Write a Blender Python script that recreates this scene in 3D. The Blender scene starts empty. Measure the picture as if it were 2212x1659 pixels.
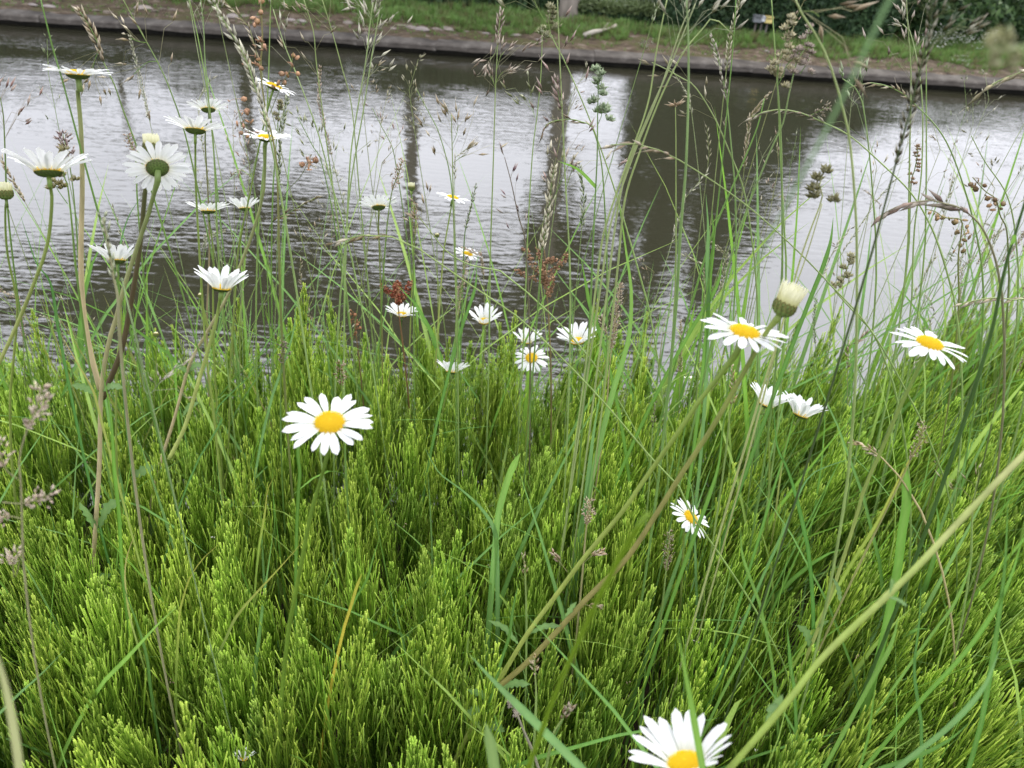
import bpy, math, random
import numpy as np
from mathutils import Vector, Matrix, Quaternion
R = math.radians
scene = bpy.context.scene
COL = scene.collection
rnd = random.Random(7)

# ------------------------------------------------------------------ camera
ZC = 2.3
PITCH, ROLL, F = R(33.2), R(4.0), 1662.0
_f = Vector((0, math.cos(PITCH), -math.sin(PITCH)))
_r0 = Vector((1, 0, 0)); _u0 = _r0.cross(_f)
_r = _r0 * math.cos(ROLL) + _u0 * math.sin(ROLL)
_u = _u0 * math.cos(ROLL) - _r0 * math.sin(ROLL)
cam = bpy.data.cameras.new("camera")
camo = bpy.data.objects.new("camera", cam); COL.objects.link(camo)
camo.matrix_world = Matrix(((_r.x, _u.x, -_f.x, 0), (_r.y, _u.y, -_f.y, 0), (_r.z, _u.z, -_f.z, ZC), (0, 0, 0, 1)))
cam.sensor_width = 36.0
cam.lens = 36.0 * F / 2212.0
cam.clip_start = 0.02; cam.clip_end = 2000
cam.dof.use_dof = True
cam.dof.focus_distance = 0.78
cam.dof.aperture_fstop = cam.lens / 2.4
scene.camera = camo
CAM = Vector((0, 0, ZC))

# ------------------------------------------------------------------ sky, sun, exposure
SUN_EL, SUN_AZ = R(52), R(35)           # azimuth measured from +Y towards +X
w = bpy.data.worlds.new("World"); scene.world = w; w.use_nodes = True
nt = w.node_tree; nt.nodes.clear()
out = nt.nodes.new("ShaderNodeOutputWorld"); bg = nt.nodes.new("ShaderNodeBackground")
sky = nt.nodes.new("ShaderNodeTexSky"); sky.sky_type = 'NISHITA'; sky.sun_disc = False
sky.sun_elevation = SUN_EL; sky.sun_rotation = SUN_AZ
sky.dust_density = 4.0; sky.air_density = 1.0
hs = nt.nodes.new("ShaderNodeHueSaturation"); hs.inputs["Saturation"].default_value = 0.25
nt.links.new(sky.outputs[0], hs.inputs["Color"])
tc = nt.nodes.new("ShaderNodeTexCoord"); mp = nt.nodes.new("ShaderNodeMapping")
mp.inputs["Scale"].default_value = (1, 1, 2.2)
nz = nt.nodes.new("ShaderNodeTexNoise"); nz.inputs["Scale"].default_value = 1.7; nz.inputs["Detail"].default_value = 4
rp = nt.nodes.new("ShaderNodeValToRGB")
rp.color_ramp.elements[0].position = 0.3; rp.color_ramp.elements[0].color = (12.0, 12.3, 13.6, 1)
rp.color_ramp.elements[1].position = 0.72; rp.color_ramp.elements[1].color = (17.5, 17.8, 19.2, 1)
nt.links.new(tc.outputs["Generated"], mp.inputs[0]); nt.links.new(mp.outputs[0], nz.inputs["Vector"])
nt.links.new(nz.outputs["Fac"], rp.inputs[0])
mx = nt.nodes.new("ShaderNodeMixRGB"); mx.inputs[0].default_value = 0.82     # unbroken cloud over the sky
nt.links.new(hs.outputs[0], mx.inputs[1]); nt.links.new(rp.outputs[0], mx.inputs[2])
nt.links.new(mx.outputs[0], bg.inputs["Color"]); bg.inputs["Strength"].default_value = 0.1
nt.links.new(bg.outputs[0], out.inputs[0])
sl = bpy.data.lights.new("sun", 'SUN'); sl.energy = 1.4; sl.angle = R(14); sl.color = (1, 0.95, 0.87)
so = bpy.data.objects.new("sun", sl); COL.objects.link(so)
sd = Vector((math.sin(SUN_AZ) * math.cos(SUN_EL), math.cos(SUN_AZ) * math.cos(SUN_EL), math.sin(SUN_EL)))
so.rotation_euler = (-sd).to_track_quat('-Z', 'Y').to_euler(); so.location = (0, 0, 30)
vs = scene.view_settings
vs.view_transform = 'Standard'; vs.look = 'None'; vs.exposure = 0.74; vs.gamma = 1; vs.use_curve_mapping = False
scene.cycles.max_bounces = 8; scene.cycles.transparent_max_bounces = 8

# ------------------------------------------------------------------ geometry of the view
def ray(px, py):
    return _f + _r * ((px - 1106) / F) + _u * ((829.5 - py) / F)
def atY(px, py, Y):
    d = ray(px, py); return CAM + d * (Y / d.y)
def atD(px, py, dist):
    return CAM + ray(px, py).normalized() * dist
def refl(px, py, Y):                       # point at depth Y whose image in the still water shows at the pixel
    d = ray(px, py); p = CAM + d * (-CAM.z / d.z)
    return p + Vector((d.x, d.y, -d.z)) * ((Y - p.y) / d.y)
def edge(x):
    pts = [(-3, .90), (-.8, .90), (-.2, .97), (.15, 1.0), (.35, 1.0), (.6, 1.04), (1.0, 1.28), (1.6, 1.34), (4, 1.4)]
    if x <= pts[0][0]: return pts[0][1]
    for (a, b), (c, d) in zip(pts, pts[1:]):
        if x <= c: return b + (d - b) * (x - a) / (c - a)
    return pts[-1][1]
def gz(x, y):
    e = edge(x) + 0.14
    z = ZC - 0.93 - 0.08 * min(y, e) + 0.012 * math.sin(x * 9 + y * 4) + 0.01 * math.sin(y * 13 - x * 5)
    if y > e: z -= (y - e) * 1.05
    return max(z, -0.6)

# ------------------------------------------------------------------ mesh builder
def V(*a): return Vector(a)
def lerp(a, b, t): return a + (b - a) * t
def cl(a, b, t): return tuple(a[i] + (b[i] - a[i]) * t for i in range(3))
class MB:
    def __init__(s): s.v = []; s.f = []; s.c = []
    def add(s, vs_, fs, cs):
        n = len(s.v); s.v += [tuple(p) for p in vs_]; s.c += cs
        s.f += [tuple(i + n for i in f) for f in fs]
    def tube(s, pts, rad, c0, c1=None, sides=5, cap=True):
        c1 = c1 or c0; n = len(pts); vs_ = []; cs = []; fs = []
        up = None
        for i, p in enumerate(pts):
            t = (pts[min(i + 1, n - 1)] - pts[max(i - 1, 0)])
            if t.length < 1e-9: t = V(0, 0, 1)
            t.normalize()
            if up is None:
                a = V(0, 1, 0) if abs(t.y) < .9 else V(1, 0, 0)
                up = t.cross(a).normalized()
            else:
                up = (up - t * up.dot(t)).normalized()
            b = t.cross(up)
            r = rad(i / (n - 1)) if callable(rad) else rad
            c = c1(i / (n - 1)) if callable(c1) else cl(c0, c1, i / (n - 1))
            for k in range(sides):
                a = 2 * math.pi * k / sides
                vs_.append(p + (up * math.cos(a) + b * math.sin(a)) * r); cs.append(c)
        for i in range(n - 1):
            for k in range(sides):
                k2 = (k + 1) % sides
                fs.append((i * sides + k, i * sides + k2, (i + 1) * sides + k2, (i + 1) * sides + k))
        if cap:
            fs.append(tuple(range(sides))[::-1]); fs.append(tuple((n - 1) * sides + k for k in range(sides)))
        s.add(vs_, fs, cs)
    def blade(s, pts, wid, c0, c1, side, fold=0.25, teeth=0):
        n = len(pts); vs_ = []; cs = []; fs = []
        for i, p in enumerate(pts):
            t = (pts[min(i + 1, n - 1)] - pts[max(i - 1, 0)]).normalized()
            sd_ = side(i / (n - 1)) if callable(side) else side
            sv = (sd_ - t * sd_.dot(t))
            if sv.length < 1e-6: sv = t.orthogonal()
            sv.normalize(); nv = t.cross(sv)
            wv = wid(i / (n - 1))
            if teeth and i % 2: wv *= teeth
            c = cl(c0, c1, i / (n - 1))
            vs_ += [p - sv * wv + nv * wv * fold, p, p + sv * wv + nv * wv * fold]
            cs += [cl(c, (0, 0, 0), .04), cl(c, (.6, .7, .3), .10), c]
        for i in range(n - 1):
            a = i * 3
            fs += [(a, a + 1, a + 4, a + 3), (a + 1, a + 2, a + 5, a + 4)]
        s.add(vs_, fs, cs)
    def seed(s, p, d, ln, wd, c, c2=None, awn=0, sides=3):
        d = d.normalized(); a = d.orthogonal().normalized(); b = d.cross(a)
        a2 = rnd.random() * 6.3
        c2 = c2 or c
        vs_ = [p]; cs = [c]
        for k in range(sides):
            q = a2 + 2 * math.pi * k / sides
            vs_.append(p + d * ln * .38 + (a * math.cos(q) + b * math.sin(q)) * wd * .5); cs.append(c)
        vs_.append(p + d * ln); cs.append(c2)
        fs = []
        for k in range(sides):
            k2 = (k + 1) % sides
            fs += [(0, 1 + k2, 1 + k), (1 + k, 1 + k2, sides + 1)]
        s.add(vs_, fs, cs)
        if awn:
            e = p + d * ln; s.tube([e, e + (d + a * .25) * awn], .00012, c2, c2, 3, False)
    def disc(s, p, n, r, c):
        n = n.normalized(); a = n.orthogonal().normalized(); b = n.cross(a)
        vs_ = [p - n * r * .3] + [p + (a * math.cos(k * 1.0472) + b * math.sin(k * 1.0472)) * r for k in range(6)] + [p + n * r * .3]
        fs = [(0, 1 + (k + 1) % 6, 1 + k) for k in range(6)] + [(7, 1 + k, 1 + (k + 1) % 6) for k in range(6)]
        s.add(vs_, fs, [cl(c, (.5, .4, .2), .3)] + [c] * 6 + [cl(c, (0, 0, 0), .2)])
    def box(s, lo, hi, c, jit=0):
        x0, y0, z0 = lo; x1, y1, z1 = hi
        vs_ = [V(x, y, z) + V(rnd.uniform(-jit, jit), rnd.uniform(-jit, jit), rnd.uniform(-jit, jit)) for z in (z0, z1) for y in (y0, y1) for x in (x0, x1)]
        s.add(vs_, [(0, 2, 3, 1), (4, 5, 7, 6), (0, 1, 5, 4), (2, 6, 7, 3), (0, 4, 6, 2), (1, 3, 7, 5)], [c] * 8)
    def mesh(s, name, mat, smooth=True):
        me = bpy.data.meshes.new(name); me.from_pydata(s.v, [], s.f)
        at = me.color_attributes.new("tint", 'FLOAT_COLOR', 'POINT')
        a = np.ones((len(s.v), 4), dtype=np.float32)
        if s.v: a[:, :3] = np.array(s.c, dtype=np.float32)
        at.data.foreach_set("color", a.ravel())
        if smooth: me.polygons.foreach_set("use_smooth", [True] * len(s.f))
        me.materials.append(mat); me.update()
        return me
def tag(o, label=None, cat=None, group=None, kind=None):
    if label: o["label"] = label
    if cat: o["category"] = cat
    if group: o["group"] = group
    if kind: o["kind"] = kind
    return o
def link(name, me, parent=None, loc=None):
    o = bpy.data.objects.new(name, me); COL.objects.link(o)
    if parent: o.parent = parent
    if loc is not None: o.location = loc
    return o
def build(name, mb, mat, parent=None, smooth=True, origin=None):
    if origin is not None:
        ox, oy, oz = origin; mb.v = [(a - ox, b - oy, c - oz) for a, b, c in mb.v]
    o = link(name, mb.mesh(name, mat, smooth), parent)
    if origin is not None and parent is None: o.location = origin
    return o
def empty(name, loc, label=None, cat=None, group=None, parent=None):
    o = bpy.data.objects.new(name, None); COL.objects.link(o); o.location = loc; o.empty_display_size = .05
    if parent: o.parent = parent
    return tag(o, label, cat, group)

# ------------------------------------------------------------------ materials
def base_mat(name):
    m = bpy.data.materials.new(name); m.use_nodes = True; n = m.node_tree; n.nodes.clear()
    return m, n, n.nodes.new("ShaderNodeOutputMaterial")
def tint_mat(name, trans=0.35, rough=0.5, spec=0.3, nscale=60, namt=0.25, streak=(1, 1, 1), bump=0):
    m, n, o = base_mat(name); L = n.links
    at = n.nodes.new("ShaderNodeAttribute"); at.attribute_name = "tint"
    tcn = n.nodes.new("ShaderNodeTexCoord"); mpn = n.nodes.new("ShaderNodeMapping"); mpn.inputs["Scale"].default_value = streak
    nz_ = n.nodes.new("ShaderNodeTexNoise"); nz_.inputs["Scale"].default_value = nscale; nz_.inputs["Detail"].default_value = 3
    L.new(tcn.outputs["Object"], mpn.inputs[0]); L.new(mpn.outputs[0], nz_.inputs["Vector"])
    mr = n.nodes.new("ShaderNodeMapRange"); mr.inputs["From Min"].default_value = .25; mr.inputs["From Max"].default_value = .75
    mr.inputs["To Min"].default_value = 1 - namt; mr.inputs["To Max"].default_value = 1 + namt
    L.new(nz_.outputs["Fac"], mr.inputs["Value"])
    oi = n.nodes.new("ShaderNodeObjectInfo")
    mr2 = n.nodes.new("ShaderNodeMapRange"); mr2.inputs["To Min"].default_value = 1 - namt * .5; mr2.inputs["To Max"].default_value = 1 + namt * .5
    L.new(oi.outputs["Random"], mr2.inputs["Value"])
    mul = n.nodes.new("ShaderNodeMath"); mul.operation = 'MULTIPLY'; L.new(mr.outputs[0], mul.inputs[0]); L.new(mr2.outputs[0], mul.inputs[1])
    vm = n.nodes.new("ShaderNodeVectorMath"); vm.operation = 'SCALE'
    L.new(at.outputs["Color"], vm.inputs[0]); L.new(mul.outputs[0], vm.inputs["Scale"])
    pb = n.nodes.new("ShaderNodeBsdfPrincipled"); pb.inputs["Roughness"].default_value = rough
    pb.inputs["Specular IOR Level"].default_value = spec
    L.new(vm.outputs[0], pb.inputs["Base Color"])
    if bump:
        bp = n.nodes.new("ShaderNodeBump"); bp.inputs["Strength"].default_value = 1; bp.inputs["Distance"].default_value = bump
        L.new(nz_.outputs["Fac"], bp.inputs["Height"]); L.new(bp.outputs[0], pb.inputs["Normal"])
    if trans:
        tr = n.nodes.new("ShaderNodeBsdfTranslucent"); L.new(vm.outputs[0], tr.inputs["Color"])
        ms = n.nodes.new("ShaderNodeMixShader"); ms.inputs[0].default_value = trans
        L.new(pb.outputs[0], ms.inputs[1]); L.new(tr.outputs[0], ms.inputs[2]); L.new(ms.outputs[0], o.inputs[0])
    else: L.new(pb.outputs[0], o.inputs[0])
    return m
M = dict(
    horsetail=tint_mat("horsetail", .45, .5, .25, 40, .25),
    grass=tint_mat("grass_leaf", .4, .42, .35, 90, .18, (1, 1, .1)),
    stem=tint_mat("plant_stem", .15, .45, .35, 160, .2, (1, 1, .15)),
    petal=tint_mat("petal", .35, .55, .25, 300, .04),
    disc=tint_mat("flower_disc", .1, .7, .15, 500, .15),
    calyx=tint_mat("calyx", .1, .6, .2, 300, .25),
    seed=tint_mat("seed_husk", .3, .6, .2, 200, .25),
    leaf=tint_mat("tree_leaf", .3, .5, .25, 1.2, .35),
    bark=tint_mat("bark", 0, .9, .1, 9, .45, (1, 1, .25), .02),
    painted=tint_mat("painted_metal", 0, .5, .4, 14, .1),
    log=tint_mat("bare_wood", 0, .8, .15, 30, .3, (.1, 1, 1), .004),
    stone=tint_mat("stone", 0, .9, .15, 9, .35, (1, 1, 1), .02),
)
def ramp_mat(name, cols, scale, detail=6, rough=.9, bump=.02, stretch=(1, 1, 1), patches=None):
    m, n, o = base_mat(name); L = n.links
    tcn = n.nodes.new("ShaderNodeTexCoord"); mpn = n.nodes.new("ShaderNodeMapping"); mpn.inputs["Scale"].default_value = stretch
    nz_ = n.nodes.new("ShaderNodeTexNoise"); nz_.inputs["Scale"].default_value = scale; nz_.inputs["Detail"].default_value = detail; nz_.inputs["Roughness"].default_value = .65
    L.new(tcn.outputs["Object"], mpn.inputs[0]); L.new(mpn.outputs[0], nz_.inputs["Vector"])
    rp_ = n.nodes.new("ShaderNodeValToRGB"); e = rp_.color_ramp.elements
    e[0].position, e[0].color = cols[0][0], (*cols[0][1], 1); e[1].position, e[1].color = cols[-1][0], (*cols[-1][1], 1)
    for p, c in cols[1:-1]: q = e.new(p); q.color = (*c, 1)
    L.new(nz_.outputs["Fac"], rp_.inputs[0])
    colout = rp_.outputs[0]
    if patches:
        n2 = n.nodes.new("ShaderNodeTexNoise"); n2.inputs["Scale"].default_value = patches[0]; n2.inputs["Detail"].default_value = 5
        L.new(mpn.outputs[0], n2.inputs["Vector"])
        r2 = n.nodes.new("ShaderNodeValToRGB"); r2.color_ramp.elements[0].position = patches[1]; r2.color_ramp.elements[1].position = patches[1] + .08
        L.new(n2.outputs["Fac"], r2.inputs[0])
        mm = n.nodes.new("ShaderNodeMixRGB"); L.new(r2.outputs[0], mm.inputs[0]); L.new(colout, mm.inputs[1]); mm.inputs[2].default_value = (*patches[2], 1)
        colout = mm.outputs[0]
    pb = n.nodes.new("ShaderNodeBsdfPrincipled"); pb.inputs["Roughness"].default_value = rough; pb.inputs["Specular IOR Level"].default_value = .2
    bp = n.nodes.new("ShaderNodeBump"); bp.inputs["Distance"].default_value = bump
    L.new(nz_.outputs["Fac"], bp.inputs["Height"]); L.new(bp.outputs[0], pb.inputs["Normal"])
    L.new(colout, pb.inputs["Base Color"]); L.new(pb.outputs[0], o.inputs[0])
    return m
M['soil'] = ramp_mat("damp_soil", [(.3, (.018, .014, .008)), (.7, (.06, .045, .025))], 25, bump=.01)
M['bank'] = ramp_mat("mossy_bank_soil", [(.34, (.028, .020, .012)), (.44, (.066, .047, .030)), (.56, (.115, .084, .057)), (.68, (.25, .21, .17))], 5.0, 10, bump=.09, stretch=(1, 1.6, 1), patches=(2.6, .50, (.075, .065, .028)))
M['turf'] = ramp_mat("turf_soil", [(.3, (.03, .05, .012)), (.7, (.07, .10, .025))], 2.5)
M['concrete'] = ramp_mat("weathered_concrete", [(.3, (.035, .03, .026)), (.5, (.085, .075, .065)), (.7, (.19, .175, .155))], 2.6, 9, bump=.012, stretch=(1, 1, 2), patches=(3.0, .6, (.06, .05, .035)))
M['pile'] = ramp_mat("shaded_dark_wall", [(.3, (.008, .008, .007)), (.7, (.03, .028, .022))], 4, stretch=(1, 1, .3))  # dark sheet pile, near-black because the shadow line below the coping is coloured in
def water_mat():
    m, n, o = base_mat("canal_water"); L = n.links
    tcn = n.nodes.new("ShaderNodeTexCoord")
    def noise(rot, sc, scale, detail, dist=0.0):
        mpn = n.nodes.new("ShaderNodeMapping"); mpn.inputs["Rotation"].default_value = (0, 0, R(rot)); mpn.inputs["Scale"].default_value = sc
        z = n.nodes.new("ShaderNodeTexNoise"); z.inputs["Scale"].default_value = scale; z.inputs["Detail"].default_value = detail
        z.inputs["Distortion"].default_value = dist; z.inputs["Roughness"].default_value = .45
        L.new(tcn.outputs["Object"], mpn.inputs[0]); L.new(mpn.outputs[0], z.inputs["Vector"]); return z.outputs["Fac"]
    def math_(op, a, b):
        q = n.nodes.new("ShaderNodeMath"); q.operation = op
        for i, x in enumerate((a, b)):
            if isinstance(x, (int, float)): q.inputs[i].default_value = x
            else: L.new(x, q.inputs[i])
        return q.outputs[0]
    a = noise(4, (.26, 1, 1), 16, 2.5, .6)          # short wind ripples, crests along the canal
    b = noise(-16, (.4, 1, 1), 27, 1.5, .3)
    c = noise(0, (.3, .7, 1), 1.1, 2.0)              # gusts: where the ripples are strong
    g = n.nodes.new("ShaderNodeMapRange"); g.inputs["From Min"].default_value = .35; g.inputs["From Max"].default_value = .65
    g.inputs["To Min"].default_value = .28; g.inputs["To Max"].default_value = 1.3; L.new(c, g.inputs["Value"])
    h = math_('ADD', math_('MULTIPLY', a, .0054), math_('MULTIPLY', b, .0022))
    h = math_('MULTIPLY', h, g.outputs[0])
    bp = n.nodes.new("ShaderNodeBump"); bp.inputs["Strength"].default_value = 1; bp.inputs["Distance"].default_value = 1
    L.new(h, bp.inputs["Height"])
    gl = n.nodes.new("ShaderNodeBsdfGlossy"); gl.inputs["Roughness"].default_value = .04; gl.inputs["Color"].default_value = (.93, .93, .95, 1)
    df = n.nodes.new("ShaderNodeBsdfDiffuse"); df.inputs["Color"].default_value = (.032, .031, .019, 1)
    fr = n.nodes.new("ShaderNodeFresnel"); fr.inputs["IOR"].default_value = 2.35
    L.new(bp.outputs[0], gl.inputs["Normal"]); L.new(bp.outputs[0], fr.inputs["Normal"])
    ms = n.nodes.new("ShaderNodeMixShader"); L.new(fr.outputs[0], ms.inputs[0]); L.new(df.outputs[0], ms.inputs[1]); L.new(gl.outputs[0], ms.inputs[2])
    L.new(ms.outputs[0], o.inputs[0]); return m
M['water'] = water_mat()

# ------------------------------------------------------------------ geometry-nodes scatter (for stuff only)
def scatter(name, sources, pts, mat=None):
    """pts: list of (x,y,z,rx,ry,rz,scale,idx)"""
    a = np.array(pts, dtype=np.float32)
    me = bpy.data.meshes.new(name); me.vertices.add(len(a)); me.vertices.foreach_set("co", a[:, :3].ravel())
    at = me.attributes.new("rot", 'FLOAT_VECTOR', 'POINT'); at.data.foreach_set("vector", np.ascontiguousarray(a[:, 3:6]).ravel())
    at = me.attributes.new("scl", 'FLOAT', 'POINT'); at.data.foreach_set("value", np.ascontiguousarray(a[:, 6]))
    at = me.attributes.new("idx", 'INT', 'POINT'); at.data.foreach_set("value", a[:, 7].astype(np.int32))
    o = link(name, me)
    g = bpy.data.node_groups.new(name, 'GeometryNodeTree')
    g.interface.new_socket("Geometry", in_out='INPUT', socket_type='NodeSocketGeometry')
    g.interface.new_socket("Geometry", in_out='OUTPUT', socket_type='NodeSocketGeometry')
    N = g.nodes; L = g.links
    gi = N.new("NodeGroupInput"); go = N.new("NodeGroupOutput"); ip = N.new("GeometryNodeInstanceOnPoints")
    jn = N.new("GeometryNodeJoinGeometry")
    for s_me in sources:
        so_ = bpy.data.objects.new(name + "_source", s_me)
        oi = N.new("GeometryNodeObjectInfo"); oi.inputs["Object"].default_value = so_; oi.inputs["As Instance"].default_value = True
        L.new(oi.outputs["Geometry"], jn.inputs[0])
    def na(nm, t):
        q = N.new("GeometryNodeInputNamedAttribute"); q.data_type = t; q.inputs["Name"].default_value = nm; return q.outputs["Attribute"]
    L.new(gi.outputs[0], ip.inputs["Points"]); L.new(jn.outputs[0], ip.inputs["Instance"])
    ip.inputs["Pick Instance"].default_value = True
    L.new(na("idx", 'INT'), ip.inputs["Instance Index"]); L.new(na("rot", 'FLOAT_VECTOR'), ip.inputs["Rotation"])
    L.new(na("scl", 'FLOAT'), ip.inputs["Scale"]); L.new(ip.outputs[0], go.inputs[0])
    md = o.modifiers.new("scatter", 'NODES'); md.node_group = g
    return o

# ================================================================== THE SETTING
def grid(xs, ys, fz, name, mat, z0c=(.1, .1, .1)):
    mb = MB(); nx = len(xs)
    mb.v = [(x, y, fz(x, y)) for y in ys for x in xs]; mb.c = [z0c] * len(mb.v)
    mb.f = [(j * nx + i, j * nx + i + 1, (j + 1) * nx + i + 1, (j + 1) * nx + i) for j in range(len(ys) - 1) for i in range(nx - 1)]
    o = build(name, mb, mat); tag(o, kind="structure"); return o
xs = [-300, -60, -20, -8, -4] + [-3 + i * .1 for i in range(71)] + [5, 8, 20, 60, 300]
ys = [-300, -60, -10, -3, -1] + [-.5 + i * .05 for i in range(84)] + [4.0]
grid(xs, ys, lambda x, y: gz(x, y), "near_bank", M['soil'])
mb = MB(); mb.add([V(-300, 1.2, 0), V(300, 1.2, 0), V(300, 12.6, 0), V(-300, 12.6, 0)], [(0, 1, 2, 3)], [(0, 0, 0)] * 4)
tag(build("canal_water", mb, M['water'], smooth=False), kind="structure")
KY = 12.5
def fz(x, y):
    t = max(0, y - KY - .3)
    z = .165 + min(t, 1.2) * .085 + max(0, min(t - 1.2, 1.0)) * .03
    if y < KY + 6: z += .02 * math.sin(x * 3.1 + y * 2) + .015 * math.sin(x * 7.3 - y * 5) + .012 * math.sin(x * 13 + y * 9)
    if y < KY + .2: z = .11
    return z
xs = [-300, -60] + [-22 + i * .25 for i in range(177)] + [60, 300]
grid(xs, [KY + .12, KY + .30] + [KY + .40 + i * .12 for i in range(12)], fz, "far_bank_slope", M['bank'])
grid(xs, [KY + 1.72 + i * .3 for i in range(12)] + [25, 60, 200, 600], fz, "far_bank_turf", M['turf'])
slope = bpy.data.objects["far_bank_slope"]
# canal edge wall: dark face with the coping's shade in its colour, slightly overhanging coping stones
wall = empty("canal_wall", (0, KY, 0), "low dark canal wall with a weathered concrete coping along the far bank", "wall")
mb = MB(); mb.box((-60, .09, -.8), (60, .30, .07), (.05, .05, .05)); build("wall_face", mb, M['pile'], wall, False)
cms = []
for k in range(4):
    mb = MB(); x = 0; segs = 8; L_ = 1.195; prof = []
    for i in range(segs + 1):
        dx = -L_ / 2 + L_ * i / segs; j = lambda: rnd.uniform(-.006, .006)
        prof.append([(dx, -.06 + j(), .08 + j()), (dx, -.065 + j(), .145 + j()), (dx, -.035 + j(), .168 + j()), (dx, .32, .178 + j()), (dx, .32, .08)])
    for p in prof: mb.v += p; mb.c += [(.1, .1, .1)] * 5
    for i in range(segs):
        for q in range(5): mb.f.append((i * 5 + q, (i + 1) * 5 + q, (i + 1) * 5 + (q + 1) % 5, i * 5 + (q + 1) % 5))
    mb.f += [(0, 1, 2, 3, 4), tuple(segs * 5 + q for q in (4, 3, 2, 1, 0))]
    cms.append(mb.mesh("coping_stone", M['concrete'], False))
for i in range(-14, 15):
    o = link("coping_stone", cms[rnd.randrange(4)], wall, (i * 1.2 + .3, rnd.uniform(-.012, .012), rnd.uniform(-.008, .004)))
    o.rotation_euler = (rnd.uniform(-.01, .01), 0, rnd.uniform(-.005, .005) + (math.pi if rnd.random() < 0 else 0))
# pale stones showing in the eroded slope
smes = []
for k in range(5):
    mb = MB(); n1, n2 = 8, 4; vs_ = [V(0, 0, -.5)]
    for a in range(1, n2):
        for b in range(n1):
            th = math.pi * a / n2; ph = 2 * math.pi * b / n1; q = rnd.uniform(.8, 1.15)
            vs_.append(V(math.sin(th) * math.cos(ph) * q, math.sin(th) * math.sin(ph) * .75 * q, -math.cos(th) * .5))
    vs_.append(V(0, 0, .5)); fs = []
    for b in range(n1):
        b2 = (b + 1) % n1; fs.append((0, 1 + b2, 1 + b)); fs.append((len(vs_) - 1, 1 + (n2 - 2) * n1 + b, 1 + (n2 - 2) * n1 + b2))
        for a in range(n2 - 2): fs.append((1 + a * n1 + b, 1 + a * n1 + b2, 1 + (a + 1) * n1 + b2, 1 + (a + 1) * n1 + b))
    c = [(.24, .20, .17), (.29, .25, .22), (.18, .15, .12), (.32, .28, .26), (.21, .155, .12)][k]
    mb.add(vs_, fs, [c] * len(vs_)); smes.append(mb.mesh("stone", M['stone'], False))
def stone(px, py, wpx):
    # on the slope under the pixel
    lo, hi = KY + .3, KY + 2.6; d = ray(px, py)
    for _ in range(30):
        m_ = (lo + hi) / 2; p = CAM + d * (m_ / d.y)
        if p.z > fz(p.x, m_): lo = m_
        else: hi = m_
    if m_ < KY + .45: return
    p = CAM + d * (m_ / d.y); s = wpx / F * p.y / math.cos(R(9)) / 2
    o = link("stone", smes[rnd.randrange(5)], slope, (p.x, p.y, p.z)); o.rotation_euler = (rnd.uniform(-.1, .1), rnd.uniform(-.1, .1), rnd.uniform(-.3, .3))
    o.scale = (s, s * rnd.uniform(.7, 1.1), s * rnd.uniform(.5, .9))
for px, py, wp in [(10, 4, 16), (72, 10, 18), (107, 14, 28), (166, 18, 24), (208, 23, 20), (310, 18, 36), (334, 24, 22), (350, 20, 20), (372, 21, 18), (232, 28, 26),
        (392, 24, 14), (504, 36, 28), (530, 36, 24), (556, 38, 18), (628, 44, 22), (652, 46, 22), (640, 50, 16), (570, 44, 12), (592, 40, 12),
        (752, 50, 24), (868, 56, 24), (890, 60, 28), (912, 64, 30), (945, 64, 26), (966, 63, 28), (850, 62, 14), (1010, 69, 18), (1050, 72, 16), (1115, 76, 22), (1165, 86, 16),
        (905, 78, 13), (940, 88, 16), (820, 58, 12), (985, 76, 12), (1240, 84, 12), (1590, 113, 14), (1656, 111, 12), (1688, 116, 10), (1540, 104, 14), (1500, 99, 10), (1907, 133, 12), (45, 24, 16), (130, 30, 14), (285, 30, 13), (420, 36, 15), (470, 34, 12), (700, 50, 14), (720, 58, 12)]:
    stone(px, py, wp)
for i in range(60):
    px = rnd.uniform(0, 2200); stone(px, 20 + px * .065 + rnd.uniform(-6, 34), rnd.uniform(5, 11))
def bank_pt(px, py):
    d = ray(px, py); lo, hi = KY + .3, KY + 6
    for _ in range(30):
        m_ = (lo + hi) / 2; p = CAM + d * (m_ / d.y)
        if p.z > fz(p.x, m_): lo = m_
        else: hi = m_
    return CAM + d * (lo / d.y)
# bleached branch lying on the slope
a = bank_pt(1262, 83) + V(0, 0, .05); b = bank_pt(1322, 70) + V(0, 0, .07)
mb = MB(); mb.tube([a, lerp(a, b, .3) + V(0, 0, .012), lerp(a, b, .65), b, b + (b - a) * .12 + V(0, 0, .03)], lambda t: .038 * (1 - .35 * t) + .006 * math.sin(t * 9), (.36, .33, .28), (.26, .23, .18), 8)
mb.tube([lerp(a, b, .6), lerp(a, b, .8) + V(.02, .1, .09)], lambda t: .012 * (1 - t * .5), (.3, .27, .22), None, 5)
tag(build("fallen_branch", mb, M['log'], None, True, a), "bleached grey branch lying on the brown slope of the far bank", "branch")
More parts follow.
